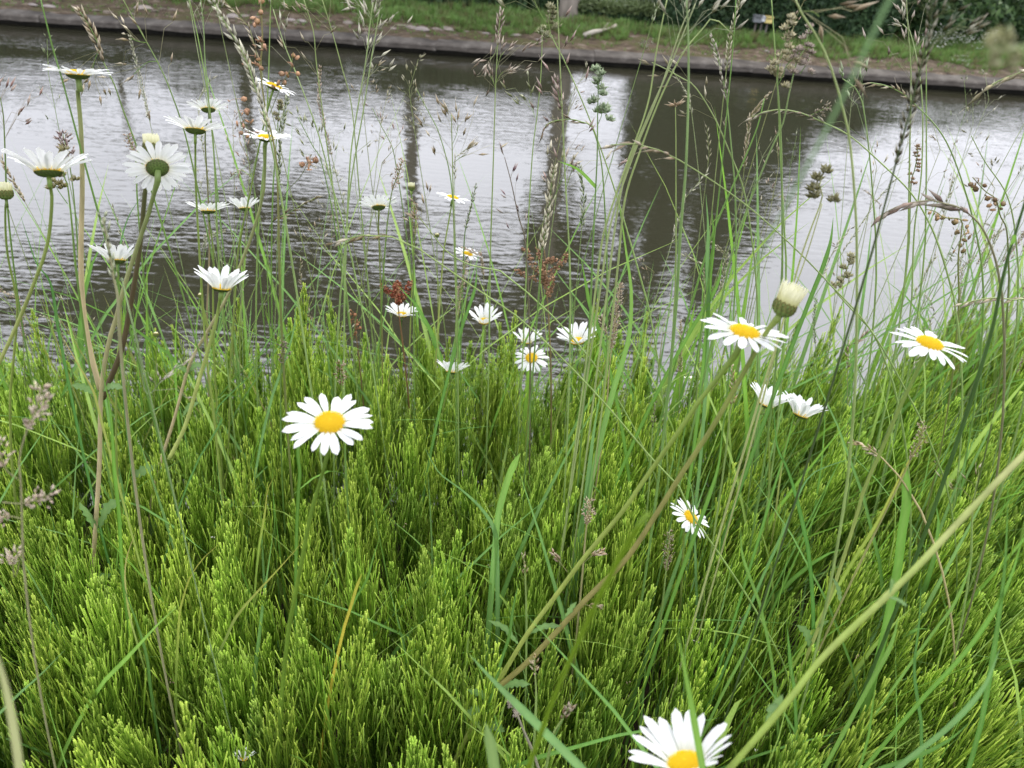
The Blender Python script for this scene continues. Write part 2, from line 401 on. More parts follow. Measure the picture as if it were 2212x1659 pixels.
# --- turf on the far bank
def tuft(n, h, wd, cs, sp=.05):
    mb = MB()
    for i in range(n):
        a = rnd.uniform(0, 6.28); r_ = rnd.uniform(0, sp); p = V(r_ * math.cos(a), r_ * math.sin(a), 0)
        l_ = V(math.cos(a), math.sin(a), 0) * rnd.uniform(.1, .55); hh = h * rnd.uniform(.6, 1.1)
        pts = [p + l_ * hh * t * t + V(0, 0, hh * t * (1 - .2 * t)) for t in (0, .35, .7, 1)]
        c = rnd.choice(cs); mb.blade(pts, lambda t: wd * (1 - t) ** .6, cl(c, (.05, .1, .02), .4), c, V(-math.sin(a), math.cos(a), 0))
    return mb
GC = [(.11, .25, .045), (.15, .31, .06), (.18, .33, .07), (.21, .31, .10), (.10, .22, .04)]
tm = [tuft(14, .22, .006, GC, .08).mesh("turf_tuft", M['grass']) for _ in range(5)] + [tuft(12, .2, .005, [(.2, .15, .08), (.16, .13, .05), (.1, .12, .04)], .08).mesh("dry_tuft", M['grass']) for _ in range(2)]
pts = []
for i in range(17000):
    x = rnd.uniform(-14, 16); y = KY + 1.0 + rnd.random() ** 1.5 * 3.2
    if x < -3 and y < KY + 1.5 + .15 * math.sin(x * 1.7): continue
    if abs(x - 1.72 - (y - 14) * .1) < .2 and y < KY + 1.6: continue
    y += .12 * math.sin(x * 2.3) + .1 * math.sin(x * 5.1)
    near = (y < KY + 1.25)
    pts.append((x, y, fz(x, y), 0, 0, rnd.uniform(0, 6.28), rnd.uniform(.5, .95) * (.6 if near else 1), rnd.choice([5, 6, 0, 1]) if near and rnd.random() < .6 else rnd.randrange(5)))
for i in range(2400):
    x = rnd.uniform(-16, 18); y = KY + .4 + rnd.random() * 1.2
    pts.append((x, y, fz(x, y), 0, 0, rnd.uniform(0, 6.28), rnd.uniform(.15, .35), rnd.choice([5, 6, 5, 6, 3])))
tag(scatter("turf_grass", tm, pts), "uneven green grass growing along the top of the far bank", "grass", kind="stuff")
# white flowers in the far grass on the right
mb = MB()
for i in range(8):
    p = V(rnd.uniform(-.12, .12), rnd.uniform(-.12, .12), rnd.uniform(.1, .25)); mb.disc(p, V(rnd.uniform(-.5, .5), -.6, 1), rnd.uniform(.008, .014), (.75, .75, .72))
    mb.tube([V(p.x, p.y, 0), p], .002, (.1, .17, .04), None, 3, False)
fm = mb.mesh("far_flower", M['petal']); pts = []
for i in range(46):
    q = bank_pt(rnd.gauss(2055, 42), rnd.gauss(112, 9)); pts.append((q.x, q.y, fz(q.x, q.y) + .06, 0, 0, rnd.uniform(0, 6), rnd.uniform(.8, 1.2), 0))
for i in range(7):
    q = bank_pt(rnd.gauss(2055, 20), rnd.gauss(142, 6)); pts.append((q.x, q.y, fz(q.x, q.y), 0, 0, rnd.uniform(0, 6), .6, 0))
for i in range(6):
    q = bank_pt(rnd.gauss(1390, 8), rnd.gauss(102, 6)); pts.append((q.x, q.y, fz(q.x, q.y) - .05, 0, 0, rnd.uniform(0, 6), .6, 0))
tag(scatter("white_wildflowers", [fm], pts), "drift of tiny white wildflowers in the grass of the far bank", "wildflowers", kind="stuff")

# --- hedges, shrubs and trees
def leaf_quad(mb, p, n, s, c):
    n = n.normalized(); a = n.orthogonal().normalized(); q = rnd.uniform(0, 6.28); b = n.cross(a)
    u = a * math.cos(q) + b * math.sin(q); v_ = n.cross(u)
    mb.add([p - u * s, p + v_ * s * .5 + n * s * .1, p + u * s, p - v_ * s * .5 + n * s * .1], [(0, 1, 2, 3)], [c] * 4)
def rdir():
    v = V(rnd.gauss(0, 1), rnd.gauss(0, 1), rnd.gauss(0, 1)); return v.normalized()
def hedge(name, x0, x1, y0, y1, z0, z1, n, cs, label, top=None, wob=.08, ls=(.03, .055)):
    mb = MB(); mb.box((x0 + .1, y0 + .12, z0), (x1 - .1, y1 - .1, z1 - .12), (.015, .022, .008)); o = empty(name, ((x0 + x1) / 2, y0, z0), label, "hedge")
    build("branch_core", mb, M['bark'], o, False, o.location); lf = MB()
    for i in range(n):
        t = rnd.random(); x = rnd.uniform(x0, x1)
        hgt = z1 - z0
        if t < .72: z = z0 + hgt * rnd.random(); y = y0; nn = V(0, -1, .35)
        elif t < .93: z = z1; y = rnd.uniform(y0, y1); nn = V(0, 0, 1)
        else: z = z0 + hgt * rnd.random(); y = rnd.uniform(y0, y1); x = x0 if rnd.random() < .5 else x1; nn = V(1 if x == x1 else -1, 0, .3)
        wv = wob * (math.sin(x * 2.9 + z * 1.3) + math.sin(x * 6.1 - z * 4.7) * .6 + math.sin(z * 9 + x * 1.1) * .4)
        p = V(x, y, z) + nn * (wv - rnd.random() * .12) + rdir() * .05
        c = rnd.choice(cs)
        if top and z > z1 - .12: c = rnd.choice(top)
        leaf_quad(lf, p, nn + rdir() * .9, rnd.uniform(*ls), c)
    build("foliage", lf, M['leaf'], o, True, o.location); return o
def X(px, py, Y): return atY(px, py, Y).x
DK = [(.03, .062, .026), (.042, .08, .032), (.055, .10, .04), (.024, .05, .022)]
MG = [(.05, .10, .03), (.07, .13, .04), (.04, .08, .028), (.09, .15, .05)]
hedge("low_hedge", X(1252, 20, 14.8), X(1428, 20, 14.8), 14.8, 15.6, .2, .60, 5200, DK, "low clipped hedge with a paler flat top right of the tree trunk", [(.12, .16, .06), (.10, .14, .05)], .03)
hedge("clipped_hedge", X(1432, 20, 14.65), X(1935, 60, 14.65), 14.65, 16.0, .1, 1.5, 17000, DK, "tall dark green clipped hedge behind the right half of the far bank", None, .05)
hedge("clipped_hedge", X(735, 0, 15.4), X(1240, 10, 15.4), 15.4, 16.2, .1, 1.4, 10000, DK + MG[:1], "dark low hedge half seen behind the grass left of the trunk", None, .07)
hedge("clipped_hedge", -12.5, X(730, 0, 15.4), 15.5, 16.3, .1, 1.55, 15000, DK + MG[:2], "long low hedge mirrored as the dark band below the left half of the wall", None, .1)
def crown(lf, c, rad, n, cs, ls, core=.0):
    for i in range(n):
        d = rdir(); rr = (1 - core) * rnd.random() ** .45 + core
        wob = 1 + .22 * math.sin(d.x * 5 + c[0]) * math.sin(d.z * 6 + c[2]) + .12 * math.sin(d.y * 11 + d.x * 9)
        p = V(c[0] + d.x * rad[0] * rr * wob, c[1] + d.y * rad[1] * rr * wob, c[2] + d.z * rad[2] * rr * wob)
        leaf_quad(lf, p, d + rdir(), rnd.uniform(*ls), rnd.choice(cs))
def bush(name, blobs, n, cs, label, cat="shrub"):
    c0 = blobs[0]; o = empty(name, (c0[0], c0[1], .2), label, cat); lf = MB(); st = MB()
    for b in blobs:
        crown(lf, b[:3], b[3:6], n, cs, (.035, .08), .35)
        st.tube([V(b[0] * .3 + c0[0] * .7, c0[1], .1), V(b[0], b[1], b[2])], lambda t: .05 * (1 - .6 * t), (.08, .06, .045), None, 6)
        for k in range(5): st.tube([V(b[0], b[1], b[2] - b[5] * .5), V(b[0] + rnd.uniform(-1, 1) * b[3] * .7, b[1], b[2] + rnd.uniform(-.3, .6) * b[5])], .015, (.08, .06, .045), None, 4)
    build("stems", st, M['bark'], o, True, o.location); build("foliage", lf, M['leaf'], o, True, o.location); return o
xa = X(2010, 60, 15.5)
bush("leafy_shrub", [(xa, 15.4, .6, .8, .6, .6), (xa + 1.0, 15.7, .7, .9, .7, .6), (xa - .6, 15.7, .8, .6, .5, .7), (xa + 2.2, 15.9, .6, 1.0, .7, .6)], 5000, MG + DK[:1], "loose mid green shrub growing past the right end of the clipped hedge")
def tree(px, Y, zc, tr, blobs, n, cs, label, name="broadleaf_tree", lean=0.0):
    x = px; o = empty(name, (x, Y, .2), label, "tree", "trees behind the far bank"); tb = MB(); lf = MB()
    top = zc + .5
    tb.tube([V(x, Y, .1), V(x + lean * .2, Y, .5), V(x + lean * .5, Y, top * .5), V(x + lean, Y, top)], lambda t: tr * (1.25 - .6 * t if t > .15 else 1.6 - 2.7 * t), (.22, .195, .165), (.15, .13, .11), 12)
    for b in blobs:
        tb.tube([V(x + lean, Y, top - 1.2), V(b[0], b[1], b[2])], lambda t: tr * .45 * (1 - .75 * t), (.12, .10, .08), None, 6)
        crown(lf, b[:3], b[3:6], n, cs, (.11, .2))
    build("trunk", tb, M['bark'], o, True, o.location); build("crown", lf, M['leaf'], o, True, o.location); return o
def rx(px, py, Y): return refl(px, py, Y)
YT = 17.5
# trees placed from what the water mirrors
t1 = rx(296, 360, YT); t2 = rx(545, 330, YT); t3 = rx(890, 400, YT); tv = atY(1230, 12, 14.9)
def blob(px, py, Y, a, b, c): p = rx(px, py, Y); return (p.x, p.y, p.z, a, b, c)
tree(t1.x, YT, 6.3, .06, [blob(300, 600, YT, 1.5, 1, 1.2), blob(160, 640, YT, 1.4, 1, 1.0), blob(410, 540, YT, 1.1, 1, 1.0), blob(30, 680, YT + 1, 1.5, 1, 1.1), blob(250, 760, YT + 1, 2.2, 1, 1.4)], 4200, DK + MG[:2], "slim tree at the left end of the row, mirrored as a thin dark line")
tree(t2.x, YT, 5.6, .15, [blob(540, 530, YT, 1.5, 1.1, 1.2), blob(660, 510, YT, 1.3, 1, 1.1), blob(430, 600, YT, 1.3, 1, 1.2), blob(560, 680, YT, 2.0, 1.2, 1.5), blob(700, 640, YT, 1.3, 1.2, 1.3)], 5000, DK + MG[:2], "leafy tree left of centre whose brown trunk is mirrored below the daisies")
tree(t3.x, YT, 5.9, .17, [blob(890, 620, YT, 1.4, 1, 1.2), blob(770, 610, YT, 1.4, 1, 1.2), blob(1010, 640, YT, 1.4, 1, 1.2), blob(880, 740, YT, 2.2, 1.2, 1.5), blob(1080, 720, YT, 1.5, 1.2, 1.4)], 5000, DK + MG[:2], "tall tree whose straight dark trunk is mirrored in mid-canal")
tree(tv.x, 14.9, 5.8, .165, [blob(1190, 520, YT, .7, .8, 1.6), blob(1250, 620, YT, 1.3, 1, 1.6), blob(1150, 690, YT, 1.4, 1, 1.4), blob(1270, 700, YT, 1.4, 1, 1.6)], 5200, DK + MG[:1], "thick grey tree trunk standing behind the grass beside the low hedge")
def conifer(px, py, Y, z1, r, n, label, cs=DK):
    p = rx(px, py, Y); o = empty("conifer", (p.x, Y, .2), label, "tree", "trees behind the far bank"); tb = MB(); lf = MB()
    tb.tube([V(p.x, Y, 0), V(p.x, Y, z1)], lambda t: .22 * (1 - .9 * t), (.12, .1, .08), None, 8)
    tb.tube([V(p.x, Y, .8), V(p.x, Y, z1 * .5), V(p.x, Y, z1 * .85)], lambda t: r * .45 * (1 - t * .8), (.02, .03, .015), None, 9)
    for i in range(n):
        t = rnd.random() ** 1.15; z = .6 + (z1 - .6) * t; rr = r * (1 - t ** 1.8) * (1 + .18 * math.sin(z * 5)) * rnd.random() ** .35; a = rnd.uniform(0, 6.28)
        q = V(p.x + rr * math.cos(a), Y + rr * math.sin(a), z - rr * .15); leaf_quad(lf, q, V(math.cos(a), math.sin(a), .4) + rdir() * .7, rnd.uniform(.07, .13), rnd.choice(cs))
    build("trunk", tb, M['bark'], o, True, o.location); build("crown", lf, M['leaf'], o, True, o.location)
conifer(1372, 400, 19.0, 6.6, .6, 6000, "slim dark conifer mirrored beside the bright streak in the water")
conifer(1450, 400, 19.6, 9.5, 1.0, 12000, "tall dense dark conifer mirrored in the middle of the canal")
conifer(1568, 400, 20.0, 9.4, 1.35, 17000, "broad dark conifer mirrored right of centre in the canal")
conifer(1660, 330, 20.2, 6.4, 1.5, 12000, "shorter broad conifer at the right of the dark mirrored group")
# three small boxes hanging on the hedge
def sign(px, py, wpx, hpx, c, label):
    p = atY(px, py, 14.6); s = p.y / F * 1.06; w_, h_ = wpx * s / 2, hpx * s / 2
    o = empty("letter_box", (p.x, 14.5, p.z - h_), label, "box", "small boxes in front of the hedge")
    mb = MB(); mb.box((-w_, -.05, 0), (w_, .05, 2 * h_ - .03), c); mb.box((-w_ * 1.06, -.06, 2 * h_ - .029), (w_ * 1.06, .06, 2 * h_), cl(c, (0, 0, 0), .2))
    build("box_body", mb, M['painted'], o, False)
    mb = MB(); mb.box((-w_ * .6, -.056, h_ * 1.2), (w_ * .6, -.052, h_ * 1.35), (.03, .03, .03)); build("slot", mb, M['painted'], o, False)
    mb = MB(); mb.tube([V(0, .02, -.5), V(0, .02, .01)], .018, (.1, .09, .08), None, 6); build("post", mb, M['bark'], o, True)
sign(1633, 38, 14, 12, (.16, .17, .18), "grey box, leftmost of three in front of the tall hedge")
sign(1645, 38, 9, 9, (.5, .52, .55), "small white box in the middle of three by the hedge")
sign(1657, 40, 14, 11, (.62, .5, .18), "pale yellow box at the right of the three by the hedge")


# ================================================================== NEAR BANK: horsetails and grass
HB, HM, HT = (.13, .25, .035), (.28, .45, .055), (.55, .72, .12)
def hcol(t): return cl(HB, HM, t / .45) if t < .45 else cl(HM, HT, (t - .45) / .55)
def horsetail(h, seed, spread=1.0, hue=(1, 1, 1)):
    rs = random.Random(seed); mb = MB()
    lx, ly = rs.uniform(-.05, .05), rs.uniform(-.05, .05)
    ax = lambda z: V(lx * z * z / h * 2, ly * z * z / h * 2, z)
    mb.tube([ax(h * k / 7) for k in range(8)], lambda t: .0015 - .0009 * t, (.05, .12, .02), (.22, .36, .035), 4)
    z = h * .16; k = 0
    while z < h * .985:
        t = z / h; n = rs.randint(7, 10) if t < .85 else rs.randint(5, 7)
        L_ = (.078 + .040 * math.sin(t * 3.0)) * (1 if t < .55 else max(.13, 1 - (t - .55) * 1.95)) * spread
        a0 = rs.uniform(0, 6.28)
        for i in range(n):
            a = a0 + 6.283 * i / n + rs.uniform(-.2, .2); d = V(math.cos(a), math.sin(a), 0); L1 = L_ * rs.uniform(.72, 1.12)
            p = ax(z); el = R(rs.uniform(50, 68) + 10 * t); pts = [p]; m = 5; bend = rs.uniform(5, 11); tw = V(rs.uniform(-.07, .07), rs.uniform(-.07, .07), 0)
            for s in range(m):
                q = d * math.cos(el) + V(0, 0, math.sin(el)) + tw * s * .7; pts.append(pts[-1] + q * L1 / m); el = min(el + R(bend), R(88))
            off = rs.uniform(-.08, .08)
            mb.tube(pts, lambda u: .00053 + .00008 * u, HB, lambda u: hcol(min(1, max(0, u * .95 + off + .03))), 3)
        z += (.026 - .013 * t) * rs.uniform(.85, 1.15)
    for i in range(5): mb.tube([ax(h * .97), ax(h * .97) + V(rs.uniform(-.003, .003), rs.uniform(-.003, .003), .018)], .0007, HM, HT, 3)
    mb.c = [(c[0] * hue[0], c[1] * hue[1], c[2] * hue[2]) for c in mb.c]
    return mb.mesh("horsetail", M['horsetail'])
HUES = [(1, 1, 1), (.92, .98, .9), (1.04, 1.02, 1.1), (.94, .94, 1.2), (1, 1, 1), (.86, .92, 1), (1.06, 1.0, 1.0)]
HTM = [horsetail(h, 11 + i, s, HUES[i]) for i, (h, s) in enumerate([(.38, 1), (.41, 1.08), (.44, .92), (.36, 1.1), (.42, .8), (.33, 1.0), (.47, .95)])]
HH = [.38, .41, .44, .36, .42, .33, .47]
def hfield(x, y): return .5 + .5 * (math.sin(x * 11 + 1.3 * math.sin(y * 9)) * math.sin(y * 10 - x * 4 + 1) * .6 + math.sin(x * 23 - y * 17) * .4)
def base_for(px, py, h):               # ground spot of a plant of height h whose tip shows at the pixel
    d = ray(px, py); lo, hi = .03, 4.0
    for _ in range(40):
        m_ = (lo + hi) / 2; p = CAM + d * (m_ / d.y)
        if p.z > gz(p.x, m_) + h: lo = m_
        else: hi = m_
    p = CAM + d * (m_ / d.y); return V(p.x, p.y, gz(p.x, p.y))
# the nearest horsetails, each one a plant of its own
placed = []
HL = "bushy bright green horsetail standing in the front of the horsetail bed"
near = [(75, 1160, 1), (120, 1290, 0), (98, 1060, 2), (205, 1335, 3), (160, 1400, 1), (240, 1410, 4), (30, 1500, 5), (330, 1260, 2), (345, 1190, 6), (425, 1130, 2), (405, 1200, 0), (470, 1330, 1),
        (520, 1330, 4), (560, 1400, 3), (615, 1275, 2), (650, 1300, 6), (690, 1340, 1), (780, 1300, 4), (790, 1430, 0), (740, 1470, 3), (890, 1230, 6), (930, 1110, 2), (960, 1150, 1), (985, 1270, 0), (930, 1390, 1), (880, 1440, 5),
        (1030, 1500, 3), (980, 1560, 1), (1290, 1300, 0), (1350, 1240, 2), (1410, 1250, 4), (1340, 1010, 2), (1360, 975, 6), (1290, 1100, 1), (1850, 1210, 0), (1880, 1250, 3), (1790, 1230, 1), (1620, 1300, 3), (1570, 1330, 1), (1700, 1500, 5),
        (2130, 1390, 0), (2190, 1460, 3), (1830, 1440, 1), (1400, 1490, 3), (300, 1540, 0), (430, 1580, 1), (150, 1540, 6), (590, 1590, 3), (700, 1600, 0), (850, 1610, 1), (60, 1620, 4), (1150, 1620, 3), (1260, 1600, 5), (2000, 1230, 2), (1950, 1180, 6)]
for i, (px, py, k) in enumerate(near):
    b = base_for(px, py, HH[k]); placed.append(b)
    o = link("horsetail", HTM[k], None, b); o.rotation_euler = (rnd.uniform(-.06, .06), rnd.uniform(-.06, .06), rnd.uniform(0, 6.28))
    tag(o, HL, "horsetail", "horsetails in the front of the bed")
pts = []
y = .06
while y < 2.3:
    x = -1.35
    while x < 2.3:
        x += .050; qx = x + rnd.uniform(-.02, .02); qy = y + rnd.uniform(-.02, .02)
        if abs(qx) > .35 + qy * .95 + .1: continue
        e = edge(qx); f = hfield(qx, qy)
        if qy > e + .35: continue
        if qy > e + .1 and rnd.random() < (qy - e - .1) * 2.2: continue
        if rnd.random() > .74 + .6 * f: continue
        if qx > .25 and rnd.random() < .12: continue
        if any((qx - b.x) ** 2 + (qy - b.y) ** 2 < .0007 for b in placed): continue
        s = (.76 + .34 * f) * rnd.uniform(.88, 1.1)
        wind = .12 if qx > .3 else .03
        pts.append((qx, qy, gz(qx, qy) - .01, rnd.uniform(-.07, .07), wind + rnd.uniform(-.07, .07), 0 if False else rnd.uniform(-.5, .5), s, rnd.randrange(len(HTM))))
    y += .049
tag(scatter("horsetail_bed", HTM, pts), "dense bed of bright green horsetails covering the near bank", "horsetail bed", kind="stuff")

# short meadow grass between the horsetails
def leafblade(mb, p, h, w_, lean, az, c, c2=None, curl=1.0, n=8):
    d = V(math.cos(az), math.sin(az), 0); pts = []
    for i in range(n):
        t = i / (n - 1); pts.append(p + d * h * lean * t ** (1.6) + V(0, 0, h * (t - curl * lean * .5 * t * t)))
    mb.blade(pts, lambda t: w_ * .5 * (1 - t ** 2.2) ** .8 * min(1, .55 + t * 3), c, c2 or c, V(-math.sin(az), math.cos(az), 0), .3)
def grass_clump(seed, n, hs_, wr, cs):
    global rnd
    mb = MB()
    for i in range(n):
        a = rnd.uniform(0, 6.28); p = V(rnd.uniform(-.012, .012), rnd.uniform(-.012, .012), 0); c = rnd.choice(cs)
        leafblade(mb, p, rnd.uniform(*hs_), rnd.uniform(*wr), rnd.uniform(.05, .75) ** 1.3, a, cl(c, (.1, .16, .03), .3), c, rnd.uniform(.4, 1.1))
    return mb.mesh("grass_clump", M['grass'])
GB = [(.15, .34, .045), (.19, .40, .05), (.12, .29, .05), (.32, .48, .10), (.18, .34, .10), (.19, .37, .04)]
gc = [grass_clump(i, 3, (.27, .50), (.0016, .0036), GB) for i in range(6)] + [grass_clump(9, 2, (.2, .4), (.002, .004), [(.34, .27, .12), (.25, .27, .06)]) for i in range(2)] + [grass_clump(20 + i, 2, (.34, .56), (.0042, .0075), GB) for i in range(3)]
pts = []
for i in range(3300):
    y = .08 + rnd.random() * 1.7; x = rnd.uniform(-1.3, 2.0)
    if abs(x) > .35 + y * .95 or y > edge(x) + .25: continue
    if x < .1 and rnd.random() < .5: continue
    if y < .3 and abs(x) < .1: continue
    far = min(1, y / .8)
    pts.append((x, y, gz(x, y), rnd.uniform(-.1, .1), (.28 if x > .2 else .05) + rnd.uniform(-.15, .15), rnd.uniform(-1.2, 1.2) if x > .2 else rnd.uniform(0, 6.28), rnd.uniform(.75, 1.15) * (1.15 if x > .2 else 1), 6 + rnd.randrange(2) if rnd.random() < .07 else (8 + rnd.randrange(3) if rnd.random() < (.22 if x > .15 else .05) else rnd.randrange(6))))
for i in range(230):                       # taller leaves along the water's edge
    x = rnd.uniform(-1.0, 1.9); y = edge(x) + rnd.uniform(-.12, .35)
    pts.append((x, y, gz(x, y), rnd.uniform(-.12, .12), rnd.uniform(-.15, .2), rnd.uniform(0, 6.28), rnd.uniform(1.15, 1.75), rnd.randrange(6)))
tag(scatter("meadow_grass", gc, pts), "long green grass leaves growing up through the horsetails", "grass", kind="stuff")

# ------------------------------------------------------------------ seed heads
TAN, SIL, PUR, GRN, RST, STR = (.38, .30, .19), (.48, .46, .35), (.34, .23, .22), (.25, .34, .15), (.42, .19, .11), (.46, .36, .22)
SC, SC2, SY, SD, SP = (.15, .28, .06), (.25, .37, .11), (.32, .38, .14), (.07, .09, .035), (.42, .36, .2)
def along(pts, L_):
    out = [pts[0]]; acc = 0; res = []
    for a, b in zip(pts, pts[1:]):
        l = (b - a).length
        if acc + l >= L_: out.append(lerp(a, b, (L_ - acc) / max(l, 1e-9))); return out
        out.append(b); acc += l
    return out
def sample(pts, n):
    ls = [0]
    for a, b in zip(pts, pts[1:]): ls.append(ls[-1] + (b - a).length)
    out = []
    for i in range(n):
        s = ls[-1] * i / (n - 1); k = 0
        while k < len(pts) - 2 and ls[k + 1] < s: k += 1
        out.append(lerp(pts[k], pts[k + 1], (s - ls[k]) / max(ls[k + 1] - ls[k], 1e-9)))
    return out
def smooth(pts, n=24):
    if len(pts) < 3: return sample(pts, n)
    q = [pts[0] * 2 - pts[1]] + list(pts) + [pts[-1] * 2 - pts[-2]]; out = []
    for i in range(1, len(q) - 2):
        for s in range(6):
            t = s / 6; a, b, c, d = q[i - 1:i + 3]
            out.append(.5 * ((2 * b) + (c - a) * t + (2 * a - 5 * b + 4 * c - d) * t * t + (3 * b - a - 3 * c + d) * t ** 3))
    out.append(pts[-1]); return sample(out, n)
def head(mb, ax, kind, c, sz=1.0):
    sz *= 1.5
    """ax: points from the tip of the seed head down to its base"""
    L_ = sum((b - a).length for a, b in zip(ax, ax[1:])); dark = cl(c, (0, 0, 0), .35); lite = cl(c, (.8, .78, .65), .35)
    def dirat(i, P): return (P[max(i - 1, 0)] - P[min(i + 1, len(P) - 1)]).normalized()
    if kind in ('oat', 'sparse'):
        n = max(4, int(L_ / (.011 if kind == 'oat' else .018))); P = sample(ax, n)
        for i, p in enumerate(P):
            d = dirat(i, P); t = i / (n - 1)
            for k in range(rnd.randint(1, 3 if kind == 'oat' else 2)):
                s = (d.cross(rdir())).normalized(); bl = (.003 + .022 * t) * rnd.uniform(.4, 1.2) * sz
                q = p + (d * .85 + s * .6) * bl; q2 = q + (d * .5 + s * .7 + V(0, 0, -.35)) * bl * .5
                if bl > .004: mb.tube([p, q, q2], .00018, cl(c, GRN, .4), None, 3, False)
                for m in range(rnd.choice((1, 1, 2))):
                    mb.seed(q2 - d * .003 * m, d * .8 + s * .5 + rdir() * .3, rnd.uniform(.0065, .010) * sz, .0019 * sz, rnd.choice((c, dark, lite)), lite, awn=.004 if rnd.random() < .3 else 0)
    elif kind == 'spike':
        n = max(6, int(L_ / .0042)); P = sample(ax, n)
        for i, p in enumerate(P):
            d = dirat(i, P); s = d.cross(rdir()).normalized(); t = i / (n - 1)
            for k in range(2):
                s = -s; mb.seed(p + s * .0008, d * 1.0 + s * .38 + rdir() * .12, rnd.uniform(.006, .009) * sz * (.6 + .4 * min(1, t * 4)), .0022 * sz, rnd.choice((c, lite, dark)), lite)
    elif kind == 'arch':
        n = max(6, int(L_ / .005)); P = sample(ax, n)
        for i, p in enumerate(P):
            d = dirat(i, P); s = (d.cross(rdir()) + V(0, 0, -.6)).normalized()
            mb.seed(p, d + s * .45, rnd.uniform(.007, .012) * sz, .0022 * sz, rnd.choice((c, lite, dark)), lite, awn=.005 if rnd.random() < .3 else 0)
    elif kind == 'cocks':
        n = max(4, int(L_ / .0034)); P = sample(ax, n)
        for i, p in enumerate(P):
            d = dirat(i, P); t = i / (n - 1); s = d.cross(rdir()).normalized(); off = s * (.001 + .004 * t) * sz
            for k in range(22):
                q = (d * 1.1 + rdir()).normalized(); mb.seed(p + off + q * .001, q, rnd.uniform(.003, .0043) * sz, .0016 * sz, rnd.choice((c, dark, lite)), c)
    elif kind == 'fog':
        n = max(6, int(L_ / .002)); P = sample(ax, n)
        for i, p in enumerate(P):
            d = dirat(i, P); t = i / (n - 1); rad = .0045 * sz * math.sin(math.pi * min(1, .12 + t * .9)) ** .6 * (1 + .3 * math.sin(i * 1.1))
            for k in range(6):
                s = d.cross(rdir()).normalized(); mb.seed(p + s * rad * rnd.random(), d * .8 + s * .9, .0035 * sz, .0014 * sz, rnd.choice((c, lite, dark)), lite)
    elif kind == 'sorrel':
        n = max(4, int(L_ / .0062)); P = sample(ax, n)
        for i, p in enumerate(P):
            for k in range(rnd.randint(1, 4)):
                s = rdir(); q = p + V(s.x, s.y, -abs(s.z) * .6) * .0052 * sz; mb.tube([p, q], .00015, c, None, 3, False)
                mb.disc(q, rdir(), rnd.uniform(.0014, .0022) * sz, rnd.choice((c, cl(c, (.5, .3, .15), .4), dark)))
    elif kind == 'sorrelbush':
        P = sample(ax, 8); base = P[-1]
        for b in range(7):
            s = rdir(); e = P[0] + V(s.x, s.y, 0) * L_ * .28 * sz + V(0, 0, -rnd.random() * L_ * .5); st = lerp(P[2], base, rnd.random())
            br = smooth([e, lerp(e, st, .5) + V(s.x, s.y, 0) * .004, st], 14); mb.tube(br, .0004, c, None, 3, False)
            for p in br[:12]:
                for k in range(5): q = p + rdir() * .0035; mb.disc(q, rdir(), .002, rnd.choice((c, dark, cl(c, (.5, .35, .2), .4))))
    elif kind == 'tuft':
        for k in range(9): d = (rdir() + V(0, 0, .6)).normalized(); mb.seed(ax[0], d, .008 * sz, .0018 * sz, c, lite)
def path3(path, Y0, Y1):
    tot = [0]
    for a, b in zip(path, path[1:]): tot.append(tot[-1] + math.dist(a, b))
    return [atY(p[0], p[1], Y0 + (Y1 - Y0) * t / max(tot[-1], 1)) for p, t in zip(path, tot)]
def toground(pts, lean=.25):
    a, b = pts[-2], pts[-1]; d = (b - a).normalized(); d = V(d.x * .8, d.y * .5, min(d.z, -.6)).normalized()
    p = b; out = []
    for _ in range(60):
        if p.z <= gz(p.x, p.y): break
        p = p + d * .04; d = (d + V(0, 0, -.1)).normalized(); out.append(p)
    return pts + out[:-1] + [V(p.x, p.y, gz(p.x, p.y) - .005)]
def grassplant(kind, path, hl, Y0, label, c=TAN, sc=SC, Y1=None, th=.0010, sz=1.0, name="grass_stalk", cat="grass stem", group="seeding grasses by the water", leaf=None, extra=()):
    Y1 = Y1 or Y0; p3 = smooth(path3(path, Y0, Y1), 30); L_ = hl / F * Y0 * 1.05
    full = toground(p3); base = full[-1]; o = empty(name, base, label, cat, group)
    mb = MB(); mb.tube(full, lambda t: th * (.45 + .55 * min(1, t * 1.6)), cl(sc, c, .25) if hl else sc, sc, 5); build("stem", mb, M['stem'], o, True, base)
    nodes = [full[int(len(full) * q)] for q in (.45, .72)]; mb = MB()
    for q in nodes: mb.tube([q + V(0, 0, -.002), q, q + V(0, 0, .002)], lambda t: th * 1.25, SP, None, 5)
    if hl:
        hm = MB(); axp = along(p3, L_); head(hm, axp, kind, c, sz); 
        for pth, k2, hl2 in extra:
            e3 = smooth(path3(pth, Y0, Y0), 12); head(hm, along(e3, hl2 / F * Y0), k2, c, sz); hm.tube(e3, .00035, sc, None, 3, False)
        build("seed_head", hm, M['seed'], o, True, base)
    if leaf:
        for (q0, q1, w_) in leaf:
            lm = MB(); a = atY(*q0, Y0); b = atY(*q1, Y0); d = b - a
            P = smooth([a, lerp(a, b, .5) + V(0, -.01, abs(d.length) * .1), b + V(0, -.02, 0)], 8)
            lm.blade(P, lambda t: w_ * .5 * (1 - t ** 2.5), GB[1], GB[0], (b - a).cross(V(.1, .9, -.4))); build("leaf", lm, M['grass'], o, True, base)
    return o
GP = grassplant
GP('none', [(87, -6), (113, 100), (133, 167), (160, 267), (187, 367), (210, 450), (233, 533), (262, 640)], 0, .62, "smooth green grass stalk crossing behind the topmost left daisy", c=GRN, th=.0011)
